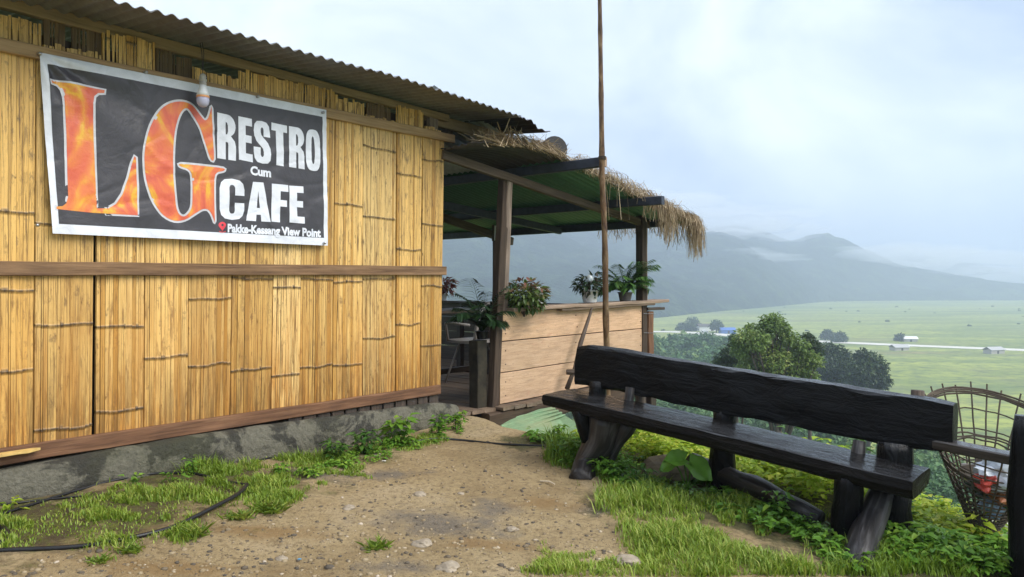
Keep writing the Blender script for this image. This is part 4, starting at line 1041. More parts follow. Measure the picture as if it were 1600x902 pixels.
# ------------------------------------------------------------------ LOG BENCH
RF = -.50
bench = thing('log_bench', 'long black wet log bench with a thick slab backrest on forked legs', 'bench', RP(1150, 800, RF))
def slab(top, bot, r_front, depth, mat, name, n=34, wob=.006, lean=0., back_lift=0., par=bench, x0=None, x1=None):
    """slab whose front outline is read off the photo on plane r_front; it gets real depth behind it"""
    xa = top[0][0]; xb = top[-1][0]; rings = []; sd = random.random()*20
    for k in range(n+1):
        px = xa+(xb-xa)*k/n; yt = ip(px, top); yb = ip(min(max(px, bot[0][0]), bot[-1][0]), bot)
        A = RP(px, yt, r_front); B = RP(px, yb, r_front); B = Vector((A.x, A.y, CZ-(yb-HY)/F*A.y))
        sx = A.x*7; h = (A-B).length; w = wob
        off = lambda i: DV*w*nz(sx, sd, i)+Vector((0, 0, w*.7*nz(sx*1.4, sd+4, i)))
        e = .25 if 0 < k < n else .0
        R = [B+off(0)+DV*.008, B+Vector((0, 0, h*.1))+off(1), B+Vector((0, 0, h*.5))-DV*.008+off(2), A-Vector((0, 0, h*.05))+off(3), A+DV*.006+off(4),
             A+DV*(depth*.5)+Vector((0, 0, .006+back_lift*.5))+off(5), A+DV*(depth-.02)+Vector((0, 0, back_lift))+off(6), A+DV*depth-Vector((0, 0, h*.2))+off(7), B+DV*(depth*.9)+Vector((0, 0, h*.15))+off(8), B+DV*depth*.5-Vector((0, 0, .004))+off(9)]
        if lean:
            R = [q_+DV*lean*(q_.z-B.z) for q_ in R]
        rings.append(R)
    mb = MB(); mb.loft(rings); return mb.build(name, mat, par, smooth=False)
slab([(897, 543), (912, 541), (935, 544), (970, 550), (1020, 560), (1060, 566), (1100, 573), (1200, 589), (1300, 604), (1400, 620), (1450, 628), (1488, 634)],
     [(893, 600), (930, 606), (970, 613), (1050, 630), (1120, 645), (1200, 660), (1250, 668), (1290, 678), (1380, 695), (1440, 702), (1472, 706), (1488, 700)], -.16, .13, M['bench'], 'backrest', lean=.12, wob=.015)
slab([(848, 617), (900, 627), (1000, 650), (1100, 673), (1200, 697), (1300, 722), (1426, 753)],
     [(852, 633), (896, 645), (969, 664), (1110, 700), (1200, 724), (1300, 750), (1400, 775), (1430, 783)], RF, .36, M['benchseat'], 'seat', wob=.007, back_lift=.0)
def log(name, pts, rad, mat=M['benchleg'], par=bench, n=11, jit=.012):
    P3 = []; R3 = []
    for k in range(len(pts)-1):
        for t in (0, .34, .67): P3.append(Vector(pts[k]).lerp(Vector(pts[k+1]), t)); R3.append(rad[k]+(rad[k+1]-rad[k])*t)
    P3.append(Vector(pts[-1])); R3.append(rad[-1])
    mb = MB(); mb.tube(P3, R3, n, jit=jit); return mb.build(name, mat, par, True)
# short uprights between seat and backrest
log('upright', [RP(933, 640, -.14), RP(935, 596, -.12)], [.065, .062], M['bench'], jit=.006)
log('upright', [RP(978, 652, -.2), RP(985, 606, -.15)], [.028, .033], jit=.006); log('upright', [RP(1001, 655, -.06), RP(1000, 610, -.06)], [.03, .03], M['post'], jit=.006)
log('upright', [RP(1337, 735, -.22), RP(1342, 690, -.16)], [.033, .031], jit=.006)
log('upright', [RP(1398, 748, -.14), RP(1400, 692, -.12)], [.085, .08], M['bench'], jit=.008)
log('middle_post', [RP(1128, 770, -.1), RP(1130, 700, -.1), RP(1131, 640, -.09)], [.075, .066, .066], M['bench'], jit=.009)
# forked left leg
gl = G(905, 748); log('leg', [RP(945, 650, -.34), RP(936, 690, -.36), RP(915, 725, -.40), gl+Vector((0, 0, -.03))], [.115, .10, .085, .075], jit=.02)
log('leg', [RP(985, 660, -.3), RP(962, 700, -.3), RP(943, 738, -.28)], [.05, .042, .034], jit=.012)
log('leg_wedge', [RP(905, 640, -.46), RP(916, 690, -.42)], [.05, .035], M['bench'], jit=.012)
# right leg: trunk block, slanting prop and rear stump
log('leg', [RP(1326, 742, -.44), RP(1322, 800, -.42), RP(1318, 862, -.40)], [.062, .068, .075], M['bench'], jit=.012)
log('leg', [RP(1378, 768, -.30), RP(1360, 815, -.40), G(1336, 890)+Vector((0, 0, -.03))], [.05, .062, .075], jit=.010)
log('leg', [RP(1402, 765, -.2), RP(1392, 850, -.16)], [.075, .085], M['bench'], jit=.014)

# rail and post at the right, holding the basket
rail = thing('side_rail', 'dark plank rail fixed to a thick post beside the basket', 'rail', RP(1597, 870, -.27))
bm_part('plank', M['railwood'], RP(1455, 691, -.10), RP(1600, 720, -.22), .10, .045, n=8, jit=.006, par=rail)
log('post', [RP(1602, 900, -.27), RP(1598, 780, -.27), RP(1604, 650, -.26)], [.062, .058, .05], M['bench'], rail, jit=.008)
log('stub', [RP(1432, 700, .04), RP(1434, 610, .05)], [.036, .032], M['stick'], rail, jit=.008)

# ------------------------------------------------------------------ BASKET
def basket():
    ap = PX(1538, 830, 3.78); top = PX(1553, 660, 3.80)
    t = thing('cane_basket', 'conical open weave cane basket of rubbish behind the plank rail', 'basket', ap)
    ax = (top-ap); H = ax.length
    e1 = Vector((1, 0, 0)); e2 = Vector((0, 1, 0)); Rr = .33
    def pt(a, f):                                   # f 0 bottom .. 1 rim
        rad = .055+(Rr-.055)*(f**.98)
        tilt = (.14*math.sin(a)-.01*math.cos(a))*f
        return ap+ax*f+(e1*math.cos(a)+e2*math.sin(a)*.8)*rad+Vector((0, 0, tilt))
    nr = 26
    for k in range(nr):
        a = 6.28318*k/nr+.06*nz(k*3.1, 2); pts = [pt(a+.02*nz(k, i*.9), i/9*1.0) for i in range(10)]; pts.append(pts[-1]+(pts[-1]-pts[-2])*random.uniform(.15, .45))
        mb = MB(); mb.tube(pts, .0045, 5); mb.build('rib', M['basket'], t)
    for f, r in ((.02, .006), (.05, .006), (.09, .006), (.13, .005), (.17, .005), (.21, .004), (.25, .005), (.30, .004), (.35, .0045), (.41, .004), (.47, .0045), (.53, .004), (.58, .004), (.70, .004), (.84, .004)):
        mb = MB(); mb.tube([pt(6.28318*k/36, f+.012*nz(k*.5, f*9)) for k in range(37)], r, 5); mb.build('hoop', M['basket'], t)
    for j in range(4):
        mb = MB(); mb.tube([pt(6.28318*k/40, .955+.014*j+.012*nz(k*.6, j*3.3))*1+Vector((0, 0, 0)) for k in range(41)], .0055, 5); mb.build('rim', M['basket'], t)
    for j in range(3):
        mb = MB(); mb.tube([pt(6.28318*k/40, .62+.02*j+.02*nz(k*.35, j*5.3)) for k in range(41)], .005, 5); mb.build('hoop', M['basket'], t)
    for k in range(12):                             # tight plait at the foot
        mb = MB(); mb.tube([pt(6.28318*k/12, 0), pt(6.28318*(k+.8)/12, .18)], .006, 5); mb.build('plait', M['basket'], t)
    items = [('crumpled_bag', (.62, .68, .76), .10, (-.03, -.10, .58), 'crumpled white plastic bag on top of the rubbish in the basket'),
             ('crumpled_bag', (.08, .26, .55), .06, (.06, -.13, .50), 'crumpled blue wrapper near the rail in the basket'),
             ('crumpled_bag', (.50, .07, .05), .05, (-.10, -.13, .51), 'small red wrapper at the left of the rubbish in the basket'),
             ('crumpled_bag', (.45, .17, .08), .08, (.04, -.08, .40), 'orange brown packet halfway down the basket'),
             ('crumpled_bag', (.05, .17, .06), .06, (.05, -.03, .32), 'dark green packet low in the basket'),
             ('crumpled_bag', (.40, .55, .70), .055, (.00, -.04, .24), 'pale blue crumpled bag at the bottom of the basket'),
             ('crumpled_bag', (.035, .055, .035), .055, (-.06, -.03, .42), 'blackish green bag at the left side of the basket'),
             ('crumpled_bag', (.66, .66, .62), .08, (.12, -.10, .56), 'pale grey crumpled sheet at the right of the rubbish in the basket'),
             ('crumpled_bag', (.16, .13, .10), .10, (.02, .06, .46), 'brown crumpled paper at the back of the basket')]
    for (nm, colr, R_, (dx, dy, f), lab) in items:
        c = ap+ax*f+Vector((dx, dy, 0)); bm = bmesh.new(); bmesh.ops.create_icosphere(bm, subdivisions=3, radius=R_)
        sd = random.random()*40
        for v in bm.verts:
            v.co *= 1+.55*nz(v.co.x/R_*1.5+sd, v.co.y/R_*1.5, v.co.z/R_*1.5)+.3*nz(v.co.x/R_*4+sd, v.co.y/R_*4, v.co.z/R_*4); v.co.z *= .8
        me = bpy.data.meshes.new(nm); bm.to_mesh(me); bm.free(); me.transform(Matrix.Translation(c))
        tag(link_mesh(nm, me, plain(nm+'_'+lab.split()[0], colr, .3, var=.25, bstr=.1), None, False, c-Vector((0, 0, R_*.6))), lab, 'rubbish', 'rubbish in the basket')
basket()

# ------------------------------------------------------------------ LOG, STONES on the ground
def stone(name, c, r, mat, label, group=None, flat=.6, cat='stone'):
    bm = bmesh.new(); bmesh.ops.create_icosphere(bm, subdivisions=3, radius=1); sd = random.random()*50
    for v in bm.verts:
        d = v.co.copy(); v.co *= 1+.35*nz(d.x*1.2+sd, d.y*1.2, d.z*1.2)+.12*nz(d.x*3.5+sd, d.y*3.5, d.z*3.5); v.co = Vector((v.co.x*r, v.co.y*r*.85, v.co.z*r*flat))
        v.co += c
    me = bpy.data.meshes.new(name); bm.to_mesh(me); bm.free()
    o = link_mesh(name, me, mat, None, False, c-Vector((0, 0, r*flat*.6)))
    return tag(o, label, cat, group)
fl = thing('fallen_log', 'dark curved log lying in the grass under the bench', 'log', G(1190, 800))
lp = [G(1085, 752)+Vector((0, .05, .10)), G(1140, 770)+Vector((0, .04, .09)), G(1200, 800)+Vector((0, .03, .10)), G(1282, 835)+Vector((0, 0, .085))]
log('trunk', lp, [.06, .06, .052, .045], M['benchleg'], fl, jit=.012)
stone('stone', RP(1048, 736, -.12), .17, M['rockdark'], 'mossy brown stone half buried below the middle of the bench', flat=.5)
sw = G(1560, 838); stone('stone', sw+Vector((.06, .1, .02)), .11, M['rockpale'], 'white flat stone in the weeds beside the right hand post', 'pale stones', .4)
stone('stone', G(1545, 790)+Vector((.1, .25, .05)), .10, M['rockpale'], 'pale stone behind the post, the farther of two', 'pale stones', .45)
for (px, py, r, lab) in ((660, 852, .045, 'pale stone in the dark gravel at the bottom of the path'), (655, 774, .036, 'grey tan stone in the middle of the path'), (720, 772, .02, 'small pale stone right of the middle of the path'),
                         (800, 828, .03, 'small flat stone at the right side of the gravel patch'), (590, 712, .028, 'small stone on the path near the leafy weeds'), (545, 795, .03, 'flat tan stone on the left side of the path'),
                         (440, 874, .026, 'small yellowish stone at the lower left of the path'), (700, 890, .05, 'flat pale stone at the bottom edge of the photo'), (980, 880, .055, 'flat pale stone between the grass tufts at the bottom')):
    stone('stone', G(px, py)+Vector((0, 0, r*.1)), r, M['rock'], lab, 'stones on the path', .45)
# gravel: countless pebbles
def gravel():
    bm = bmesh.new(); bmesh.ops.create_icosphere(bm, subdivisions=1, radius=1); bv = np.array([v.co[:] for v in bm.verts]); bf = np.array([[v.index for v in f.verts] for f in bm.faces]); bm.free()
    path = [(560, 690), (760, 665), (860, 700), (900, 760), (960, 830), (1000, 902), (0, 902), (60, 870), (300, 830), (430, 790)]
    Vs = []; Fs = []; T = []; n = 0; cnt = 0
    while cnt < 2600:
        px = random.uniform(0, 1010); py = 660+242*random.random()**.8
        if not inpoly(px, py, path): continue
        g = G(px, py); r = .0025+.010*random.random()**4+(.006 if random.random() < .02 else 0)
        sc = np.array([r*random.uniform(.8, 1.5), r*random.uniform(.8, 1.5), r*random.uniform(.5, .9)])
        a = random.random()*6.28; ro = np.array([[math.cos(a), -math.sin(a), 0], [math.sin(a), math.cos(a), 0], [0, 0, 1]])
        Vs.append((bv*(1+rng.normal(0, .12, bv.shape))*sc)@ro.T+np.array(g[:])); Fs.append(bf+n); n += len(bv); T.append(np.full(len(bv), random.random()**1.7)); cnt += 1
    m, nt, b = newmat('pebble'); nt.links.new(ramp(nt, attr(nt), [(0, (.08, .066, .05)), (.4, (.24, .18, .10)), (.85, (.33, .26, .16)), (1, (.46, .39, .30))]), b.inputs['Base Color']); b.inputs['Roughness'].default_value = .85
    tag(link_mesh('gravel', mesh_np('gravel', np.concatenate(Vs), np.concatenate(Fs), np.concatenate(T)), m), 'small pebbles and grit strewn over the dirt path', 'gravel', kind='stuff')
gravel()
# hoses
def hose(name, pts, r, label, lift=.01):
    g = [G(x, y)+Vector((0, 0, r*.7+(l if len(q) > 2 else 0))) for q in pts for (x, y, l) in [(q[0], q[1], q[2] if len(q) > 2 else 0)]]
    P3 = []
    for i in range(len(g)-1):
        p0, p1, p2, p3 = g[max(0, i-1)], g[i], g[i+1], g[min(len(g)-1, i+2)]
        for k in range(8):
            t = k/8; P3.append(.5*((2*p1)+(p2-p0)*t+(2*p0-5*p1+4*p2-p3)*t*t+(3*p1-p0-3*p2+p3)*t**3))
    P3.append(g[-1]); mb = MB(); mb.tube(P3, r, 8)
    tag(mb.build(name, M['blackhose'], None, True, g[len(g)//2]), label, 'hose', 'black hoses on the ground')
hose('black_hose', [(-140, 872), (0, 863), (120, 857), (200, 844), (270, 826), (330, 800, .01), (372, 780, .02), (386, 768, .03)], .0105, 'thick black hose along the edge of the dirt path at lower left')
hose('black_hose', [(-120, 850), (0, 806), (60, 787), (120, 768), (180, 752), (240, 742), (300, 741), (345, 752), (410, 763)], .0075, 'thin black hose curving through the mossy grass along the plinth')
hose('black_hose', [(-120, 800), (0, 790), (60, 783), (130, 776)], .005, 'thinnest black cable at the foot of the plinth')
hose('black_hose', [(400, 722), (480, 706), (560, 699), (620, 695), (680, 689, .01), (720, 689), (780, 695), (850, 698)], .008, 'black hose crossing the path near the veranda step')
hose('black_hose', [(-40, 823), (0, 826), (12, 838), (4, 850), (-30, 858)], .012, 'end of a black hose loop at the left edge of the photo')
# scraps
def scrap(px, py, w, col, label, name='paper_scrap', cat='scrap'):
    g = G(px, py)+Vector((0, 0, .006)); mb = MB(); n = 4; ids = []
    for i in range(n+1):
        ids.append([mb.vert(g+Vector(((i/n-.5)*w+.1*w*nz(j, i), (j/3-.5)*w*.6, .25*w*abs(nz(i*.8+px, j*.8))))) for j in range(4)])
    for i in range(n):
        for j in range(3): mb.face((ids[i][j], ids[i+1][j], ids[i+1][j+1], ids[i][j+1]))
    tag(mb.build(name, plain(name+'_'+label.split()[0], col, .5, var=.1, bstr=0), None, False, g), label, cat)
scrap(412, 763, .035, (.7, .7, .68), 'white scrap of paper beside the thin hose'); scrap(418, 778, .02, (.1, .3, .5), 'blue scrap on the moss left of the path'); scrap(600, 722, .026, (.68, .68, .64), 'white scrap on the damp soil near the weeds')
scrap(1047, 858, .02, (.02, .40, .36), 'teal scrap in the grass at the bottom of the photo'); scrap(468, 876, .016, (.08, .3, .5), 'tiny blue scrap at the bottom left of the path')
g0 = G(852, 754); mb = MB(); mb.tube([g0+Vector((-.03, 0, .008)), g0+Vector((.02, -.02, .012)), g0+Vector((.05, -.07, .008))], .005, 6); tag(mb.build('twig', plain('peeled_twig', (.5, .42, .3), .7), None, False, g0), 'pale broken twig on the path beside the bench leg', 'twig')
mb = MB(); c = W(20, 706, .06); ids = [mb.vert(c+DV*x+NV*y+Vector((0, 0, .006*nz(x*30, y*30)))) for x, y in ((-.12, -.02), (-.05, -.02), (.02, -.02), (.09, -.015), (.12, .005), (.06, .03), (.01, .04), (-.04, .028), (-.12, .035))]
mb.face(ids); dn = [mb.vert(Vector(mb.v[i])-Vector((0, 0, .012))) for i in ids]; mb.face(dn[::-1])
for k in range(9): mb.face((ids[k], ids[(k+1) % 9], dn[(k+1) % 9], dn[k]))
tag(mb.build('bamboo_scrap', plain('raw_bamboo', (.62, .42, .14), .6), None, False, c), 'pale yellow split bamboo scrap lying on the sill at the left edge', 'scrap')

# ------------------------------------------------------------------ GRASS AND WEEDS
LM_grass = leafmat('grass_blade', (.12, .205, .022), (.235, .36, .035), (.40, .44, .09), rough=.5, trans=.35)
LM_weed = leafmat('weed_leaf', (.075, .18, .022), (.14, .30, .032), (.27, .40, .05), rough=.45, trans=.3)
LM_weedd = leafmat('deep_weed_leaf', (.04, .11, .02), (.075, .18, .03), (.13, .26, .04), rough=.45, trans=.3)
LM_yel = leafmat('sunny_weed_leaf', (.26, .42, .035), (.42, .56, .05), (.60, .62, .09), rough=.5, trans=.45)
def grass(name, zones, label, mat):
    """zones: (polygon in px, blades, (hmin, hmax), lean, noise threshold, tint range)"""
    Vs = []; T = []
    for (poly, n, (h0, h1), lean, thr, (t0, t1), fr) in zones:
        xs = [q[0] for q in poly]; ys = [q[1] for q in poly]; got = 0; tries = 0
        while got < n and tries < n*30:
            tries += 1
            px = random.uniform(min(xs), max(xs)); py = random.uniform(min(ys), max(ys))
            w_ = (py-600)/300
            if not inpoly(px+60*w_*nz(px*.012, py*.03, 1)+14*random.gauss(0, w_), py+26*w_*nz(px*.015, py*.03, 7)+7*random.gauss(0, w_), poly): continue
            g = G(px, py); q = nz(g.x*fr, g.y*fr, 3.3)+.4*nz(g.x*fr*3.3, g.y*fr*3.3, 8)
            if q < thr: continue
            got += 1; a = random.random()*6.283; h = random.uniform(h0, h1)*(.55+.75*min(1, max(0, (q-thr)*1.6)))
            d = Vector((math.cos(a), math.sin(a), 0)); w = d.cross(Vector((0, 0, 1)))*random.uniform(.0018, .0036)*(1+h*2); ln = random.uniform(.3, 1.)*lean*h
            b = g-Vector((0, 0, .004)); m1 = b+Vector((0, 0, h*.6))+d*ln*.35; tp = b+Vector((0, 0, h*random.uniform(.75, 1)))+d*ln
            Vs += [b-w, b+w, m1-w*.75, m1+w*.75, tp]; T += [t0+(t1-t0)*random.random()]*5
    V = np.array([v[:] for v in Vs]); n = len(V)//5; i = np.arange(n)[:, None]*5
    Fq = np.concatenate([i+np.array([[0, 1, 3]]), i+np.array([[0, 3, 2]]), i+np.array([[2, 3, 4]])])
    tag(link_mesh(name, mesh_np(name, V, Fq, T), mat), label, 'grass', kind='stuff')
grass('grass', [
    ([(0, 800), (120, 772), (300, 742), (420, 715), (480, 730), (440, 760), (330, 800), (260, 840), (100, 860), (0, 862)], 6500, (.015, .07), .8, .02, (.25, 1.), 4.2),
    ([(0, 805), (120, 776), (300, 745), (420, 720), (500, 730), (440, 770), (330, 805), (260, 840), (100, 858), (0, 860)], 3500, (.006, .025), .9, -.35, (.3, 1.), 6.),
    ([(430, 735), (540, 705), (640, 685), (725, 665), (735, 675), (660, 698), (610, 715), (565, 745), (500, 770), (440, 790), (380, 790)], 5200, (.015, .055), .8, .06, (.2, .9), 2.4),
    ([(280, 745), (480, 715), (560, 720), (480, 770), (400, 770)], 2300, (.03, .09), .9, .14, (.2, .8), 3.2)], 'short yellow green grass growing in the damp strip along the plinth', LM_grass)
grass('grass', [
    ([(930, 790), (960, 755), (1040, 745), (1200, 780), (1300, 820), (1330, 880), (1310, 902), (1100, 902), (980, 850)], 10500, (.02, .08), 1., -.12, (.25, 1.), 2.6),
    ([(815, 862), (860, 848), (920, 858), (1000, 862), (1150, 850), (1200, 902), (820, 902)], 3400, (.015, .05), 1., .06, (.5, 1.), 3.4),
    ([(1380, 850), (1600, 840), (1600, 902), (1290, 902)], 3500, (.03, .09), .9, -.3, (.1, .7), 1.8),
    ([(840, 660), (900, 670), (960, 700), (950, 750), (900, 760), (860, 720)], 3200, (.03, .11), .8, -.2, (.0, .5), 2.)], 'bright green grass in front of the log bench', LM_grass)
for (px, py, n, h, lab) in ((590, 856, 90, .05, 'small grass tuft on the dark gravel of the path'), (300, 838, 110, .07, 'grass tuft beside the thick hose at lower left'), (205, 862, 60, .05, 'tiny grass tuft below the thick hose'), (420, 800, 140, .075, 'grass tuft at the edge of the dirt left of the path'), (375, 810, 90, .05, 'dark grass tuft at the end of the thick hose'), (155, 878, 60, .04, 'low grass tuft at the bottom left corner')):
    g = G(px, py); lb = LB()
    for k in range(n):
        a = random.random()*6.283; d = Vector((math.cos(a)*.6, math.sin(a)*.6, random.uniform(.3, 1.3))).normalized(); o = Vector((random.gauss(0, .03), random.gauss(0, .022), 0))
        lb.add(g+o-Vector((0, 0, .004)), d, (Vector((0, 0, 1))-d*.5), h*random.uniform(.6, 1.3), .007, random.random())
    tag(lb.build('grass_tuft', LM_grass, None, six=False, droop=.3, origin=g), lab, 'grass tuft', 'grass tufts on the path')
def weed_into(lb, g, hgt, leaf, n, stem=None, tone=(.0, 1.)):
    for k in range(n):
        a = random.random()*6.283; f = random.random()**.7; z = hgt*f; rad = leaf*(.3+.9*random.random())
        p = Vector(g)+Vector((math.cos(a)*rad*.5, math.sin(a)*rad*.5, z)); d = Vector((math.cos(a), math.sin(a), random.uniform(-.15, .5))).normalized()
        lb.add(p, d, (Vector((0, 0, 1))+rvec()*.35), leaf*random.uniform(.6, 1.2), leaf*.6*random.uniform(.7, 1.15), tone[0]+(tone[1]-tone[0])*random.random())
        if stem is not None and k % 3 == 0: stem.tube([Vector(g)-Vector((0, 0, .01)), Vector(g).lerp(p, .5)+Vector((0, 0, .01)), p], .0018, 4)
def ground_cover(name, zones, label, mat):
    lb = LB()
    for (poly, n, h, leaf, thr, tone) in zones:
        xs = [q[0] for q in poly]; ys = [q[1] for q in poly]; got = 0; tr = 0
        while got < n and tr < n*30:
            tr += 1; px = random.uniform(min(xs), max(xs)); py = random.uniform(min(ys), max(ys))
            if not inpoly(px, py, poly): continue
            g = G(px, py)
            if nz(g.x*2, g.y*2, 6) < thr: continue
            got += 1; hh = h*(.5+.9*random.random())*(.7+.6*nz(g.x*1.5, g.y*1.5, 2)); weed_into(lb, g, max(.02, hh), leaf*random.uniform(.7, 1.25), random.randint(7, 13), None, tone)
    o = lb.build(name, mat); tag(o, label, 'weeds', kind='stuff')
def rs_poly_cover(name, zones, label, mat):
    lb = LB()
    for (r0, r1, s0, s1, n, h, leaf, tone) in zones:
        for _ in range(n):
            r = random.uniform(r0, r1); s = random.uniform(s0, s1); p = RS(r, s, 0); p.z = ground_h(p.x, p.y)
            if nz(p.x*1.6, p.y*1.6, 9) < -.35: continue
            weed_into(lb, p, h*(.5+.9*random.random())*(1+.6*nz(p.x*1.3, p.y*1.3, 5)), leaf*random.uniform(.7, 1.3), random.randint(7, 13), None, tone)
    tag(lb.build(name, mat), label, 'weeds', kind='stuff')
ground_cover('ground_cover', [
    ([(800, 668), (850, 660), (905, 672), (960, 700), (1000, 735), (960, 750), (900, 738), (850, 700)], 190, .10, .05, -.5, (.1, .8)),
    ([(930, 735), (1100, 740), (1200, 790), (1290, 830), (1240, 850), (1100, 790), (960, 760)], 120, .08, .05, -.1, (.0, .7)),
    ([(1380, 815), (1470, 838), (1600, 872), (1600, 902), (1380, 885)], 300, .10, .05, -.6, (.1, .9)),
    ([(1230, 820), (1320, 850), (1400, 880), (1300, 890)], 60, .07, .045, -.4, (.1, .8))], 'low leafy green weeds around the bench legs', LM_weed)
ground_cover('ground_cover', [([(1395, 800), (1440, 775), (1520, 820), (1540, 845), (1470, 850), (1420, 835)], 130, .09, .05, -.8, (.2, 1.))], 'yellow green weeds between the bench end and the basket', LM_yel)
ground_cover('ground_cover', [([(430, 738), (540, 708), (640, 690), (725, 668), (735, 676), (650, 703), (590, 722), (480, 750)], 90, .05, .035, -.4, (.2, 1.))], 'low strip of small bright weeds along the foot of the plinth', LM_weed)
rs_poly_cover('ground_cover', [(-.05, .55, 1.3, 3.35, 540, .17, .05, (.1, 1.)), (.4, 1.0, 1.3, 3.0, 400, .17, .055, (.0, .9)), (-.2, .3, 4.45, 5.2, 120, .10, .05, (.1, .9)), (-.05, .6, 3.2, 3.75, 130, .10, .05, (.1, .9)), (.3, .7, 3.3, 4.5, 110, .07, .05, (.1, .9))], 'sunny yellow green weeds on the slope edge behind the bench', LM_yel)
rs_poly_cover('ground_cover', [(.8, 3.2, 1.3, 3.1, 480, .30, .08, (.0, .9)), (.9, 2.4, 3.1, 6.4, 260, .2, .07, (0, .8))], 'deep green undergrowth on the slope below the bench', LM_weedd)
# single leafy weeds
for (px, py, h, leaf, n, lab, mt) in (
    (628, 694, .2, .085, 84, 'broad leaved weed at the plinth, largest of the clump near the hut corner', LM_weed), (568, 708, .15, .06, 64, 'leafy weed at the plinth left of the broad leaved clump', LM_weedd), (524, 720, .14, .055, 56, 'dark leafy weed at the plinth beside the grass', LM_weedd),
    (682, 682, .15, .055, 70, 'feathery green weed between the leafy clump and the hut corner', LM_weed), (716, 671, .13, .06, 56, 'leafy weed at the broken corner of the plinth', LM_weed), (205, 760, .07, .04, 18, 'small round leaved weed by the plinth above the thin hose', LM_weed), (305, 742, .10, .035, 24, 'spindly weed against the plinth wall', LM_weed), (8, 800, .06, .05, 12, 'bright leafy weed at the left edge of the photo', LM_yel), (278, 752, .06, .04, 14, 'low weed in the grass below the spindly weed', LM_weed),
    (1210, 815, .17, .055, 34, 'leafy weed growing in front of the fallen log', LM_weed), (1325, 815, .14, .055, 24, 'leafy weed beside the right bench leg', LM_weed), (1005, 760, .16, .06, 26, 'leafy weed beside the left bench leg', LM_weedd), (960, 752, .12, .05, 24, 'low leafy weed in front of the left bench leg', LM_weed),
    (930, 712, .20, .05, 60, 'bushy green weed left of the bench leg', LM_weed), (870, 690, .16, .045, 50, 'bushy weed at the path edge below the railing', LM_weed), (812, 672, .12, .05, 24, 'dark leaved weed in front of the green sheet', LM_weedd),
    (1330, 893, .08, .05, 24, 'low weed at the foot of the slanting bench leg', LM_weed), (1470, 870, .13, .055, 40, 'leafy weed at the lower right of the photo', LM_weed), (1560, 880, .14, .055, 40, 'leafy weed below the right hand post', LM_weed), (1405, 825, .14, .05, 40, 'leafy weed behind the right end of the bench', LM_weedd)):
    g = G(px, py); t = thing('leafy_weed', lab, 'weed', g, 'leafy weeds'); lb = LB(); mb = MB()
    for q in range(3): weed_into(lb, g+Vector((random.gauss(0, leaf*.5), random.gauss(0, leaf*.35), 0)), h*random.uniform(.7, 1.1), leaf, n//3+1, mb, (.1, .9))
    lb.build('foliage', mt, t); mb.build('stem', mt, t)
g = RP(1075, 765, -.35); g.z = ground_h(g.x, g.y); t = thing('broadleaf_plant', 'plant with three very broad leaves under the bench seat', 'plant', g); mb = MB()
for (px, py, L_len, az, el) in ((1068, 718, .12, 3.4, .1), (1080, 726, .15, -.6, -.5), (1055, 724, .11, 2.6, -.35)):
    e = RP(px, py, -.42); mb.tube([g, g.lerp(e, .6)+Vector((0, 0, .02)), e], .004, 5)
    dv = Vector((math.cos(az), math.sin(az)*.6, el)).normalized(); sv_ = dv.cross(Vector((0, -.7, 1))).normalized(); uv_ = sv_.cross(dv); lm = MB(); lm.cur = .35; rows_ = []
    for i_ in range(9):                             # heart shaped blade with a sunken midrib and wavy edge
        f = i_/8; wd = L_len*.52*(math.sin(3.14159*min(1, f*.86+.16))**.8) if f < 1 else .002; c_ = e+dv*L_len*(f-.08)-uv_*L_len*.3*f*f
        rows_.append([lm.vert(c_+sv_*wd*q_+uv_*(abs(q_)*.16*L_len+.012*nz(f*5+az, q_*3)+(.0 if q_ else -.004))-dv*(.18*L_len*abs(q_) if i_ == 0 else 0)) for q_ in (-1, -.5, 0, .5, 1)])
    for i_ in range(8):
        for j_ in range(4): lm.face((rows_[i_][j_], rows_[i_][j_+1], rows_[i_+1][j_+1], rows_[i_+1][j_]))
    lm.build('broad_leaf', LM_weed, t, True)
mb.build('stem', LM_weed, t)
# grass-blade plant by the plinth
g = G(165, 752); lb = LB()
for k in range(9): a = random.random()*6.28; d = Vector((math.cos(a)*.5, math.sin(a)*.5, 1)).normalized(); lb.add(g, d, (0, -1, .3), random.uniform(.06, .15), .014, random.random()*.4)
tag(lb.build('blade_weed', LM_weedd, None, origin=g), 'dark upright bladed weed at the plinth beside the thin hose', 'weed')

# ------------------------------------------------------------------ TREES
def bark(): return wood('bark', (.03, .022, .016), (.07, .055, .042), (.12, .10, .08))
M['bark'] = bark()
def crown_pts(clumps, n, leaf, seed=1, shell=.55):
    """leaf-sized faces through clumps (centre, radius vector): uneven outline with gaps"""
    r_ = np.random.default_rng(seed); out = []
    vol = np.array([c[1][0]*c[1][2] for c in clumps]); vol = vol/vol.sum(); T = []; D = []; U = []
    for (c, R), f in zip(clumps, vol):
        k = int(n*f)+1; d = norm(r_.normal(size=(k, 3))); q = r_.random((k, 1))**.45
        lump = np.array([1+.35*nz(*(v*2.1+np.array(c)*.37)) for v in d])[:, None]
        out.append(np.array(c)+d*q*np.array(R)*lump); D.append(d*np.array([1, 1, .4])+r_.normal(0, .6, (k, 3))+np.array([0, 0, -.15])); U.append(r_.normal(0, .45, (k, 3))+d*.5+np.array([0, 0, 1.]))
        tt = r_.random()*.5
        T.append(np.clip(tt+.5*r_.random(k), 0, 1))
    P_ = np.concatenate(out); L = leaf*r_.uniform(.6, 1.3, len(P_))
    return P_, np.concatenate(D), np.concatenate(U), L, L*.6, np.concatenate(T)
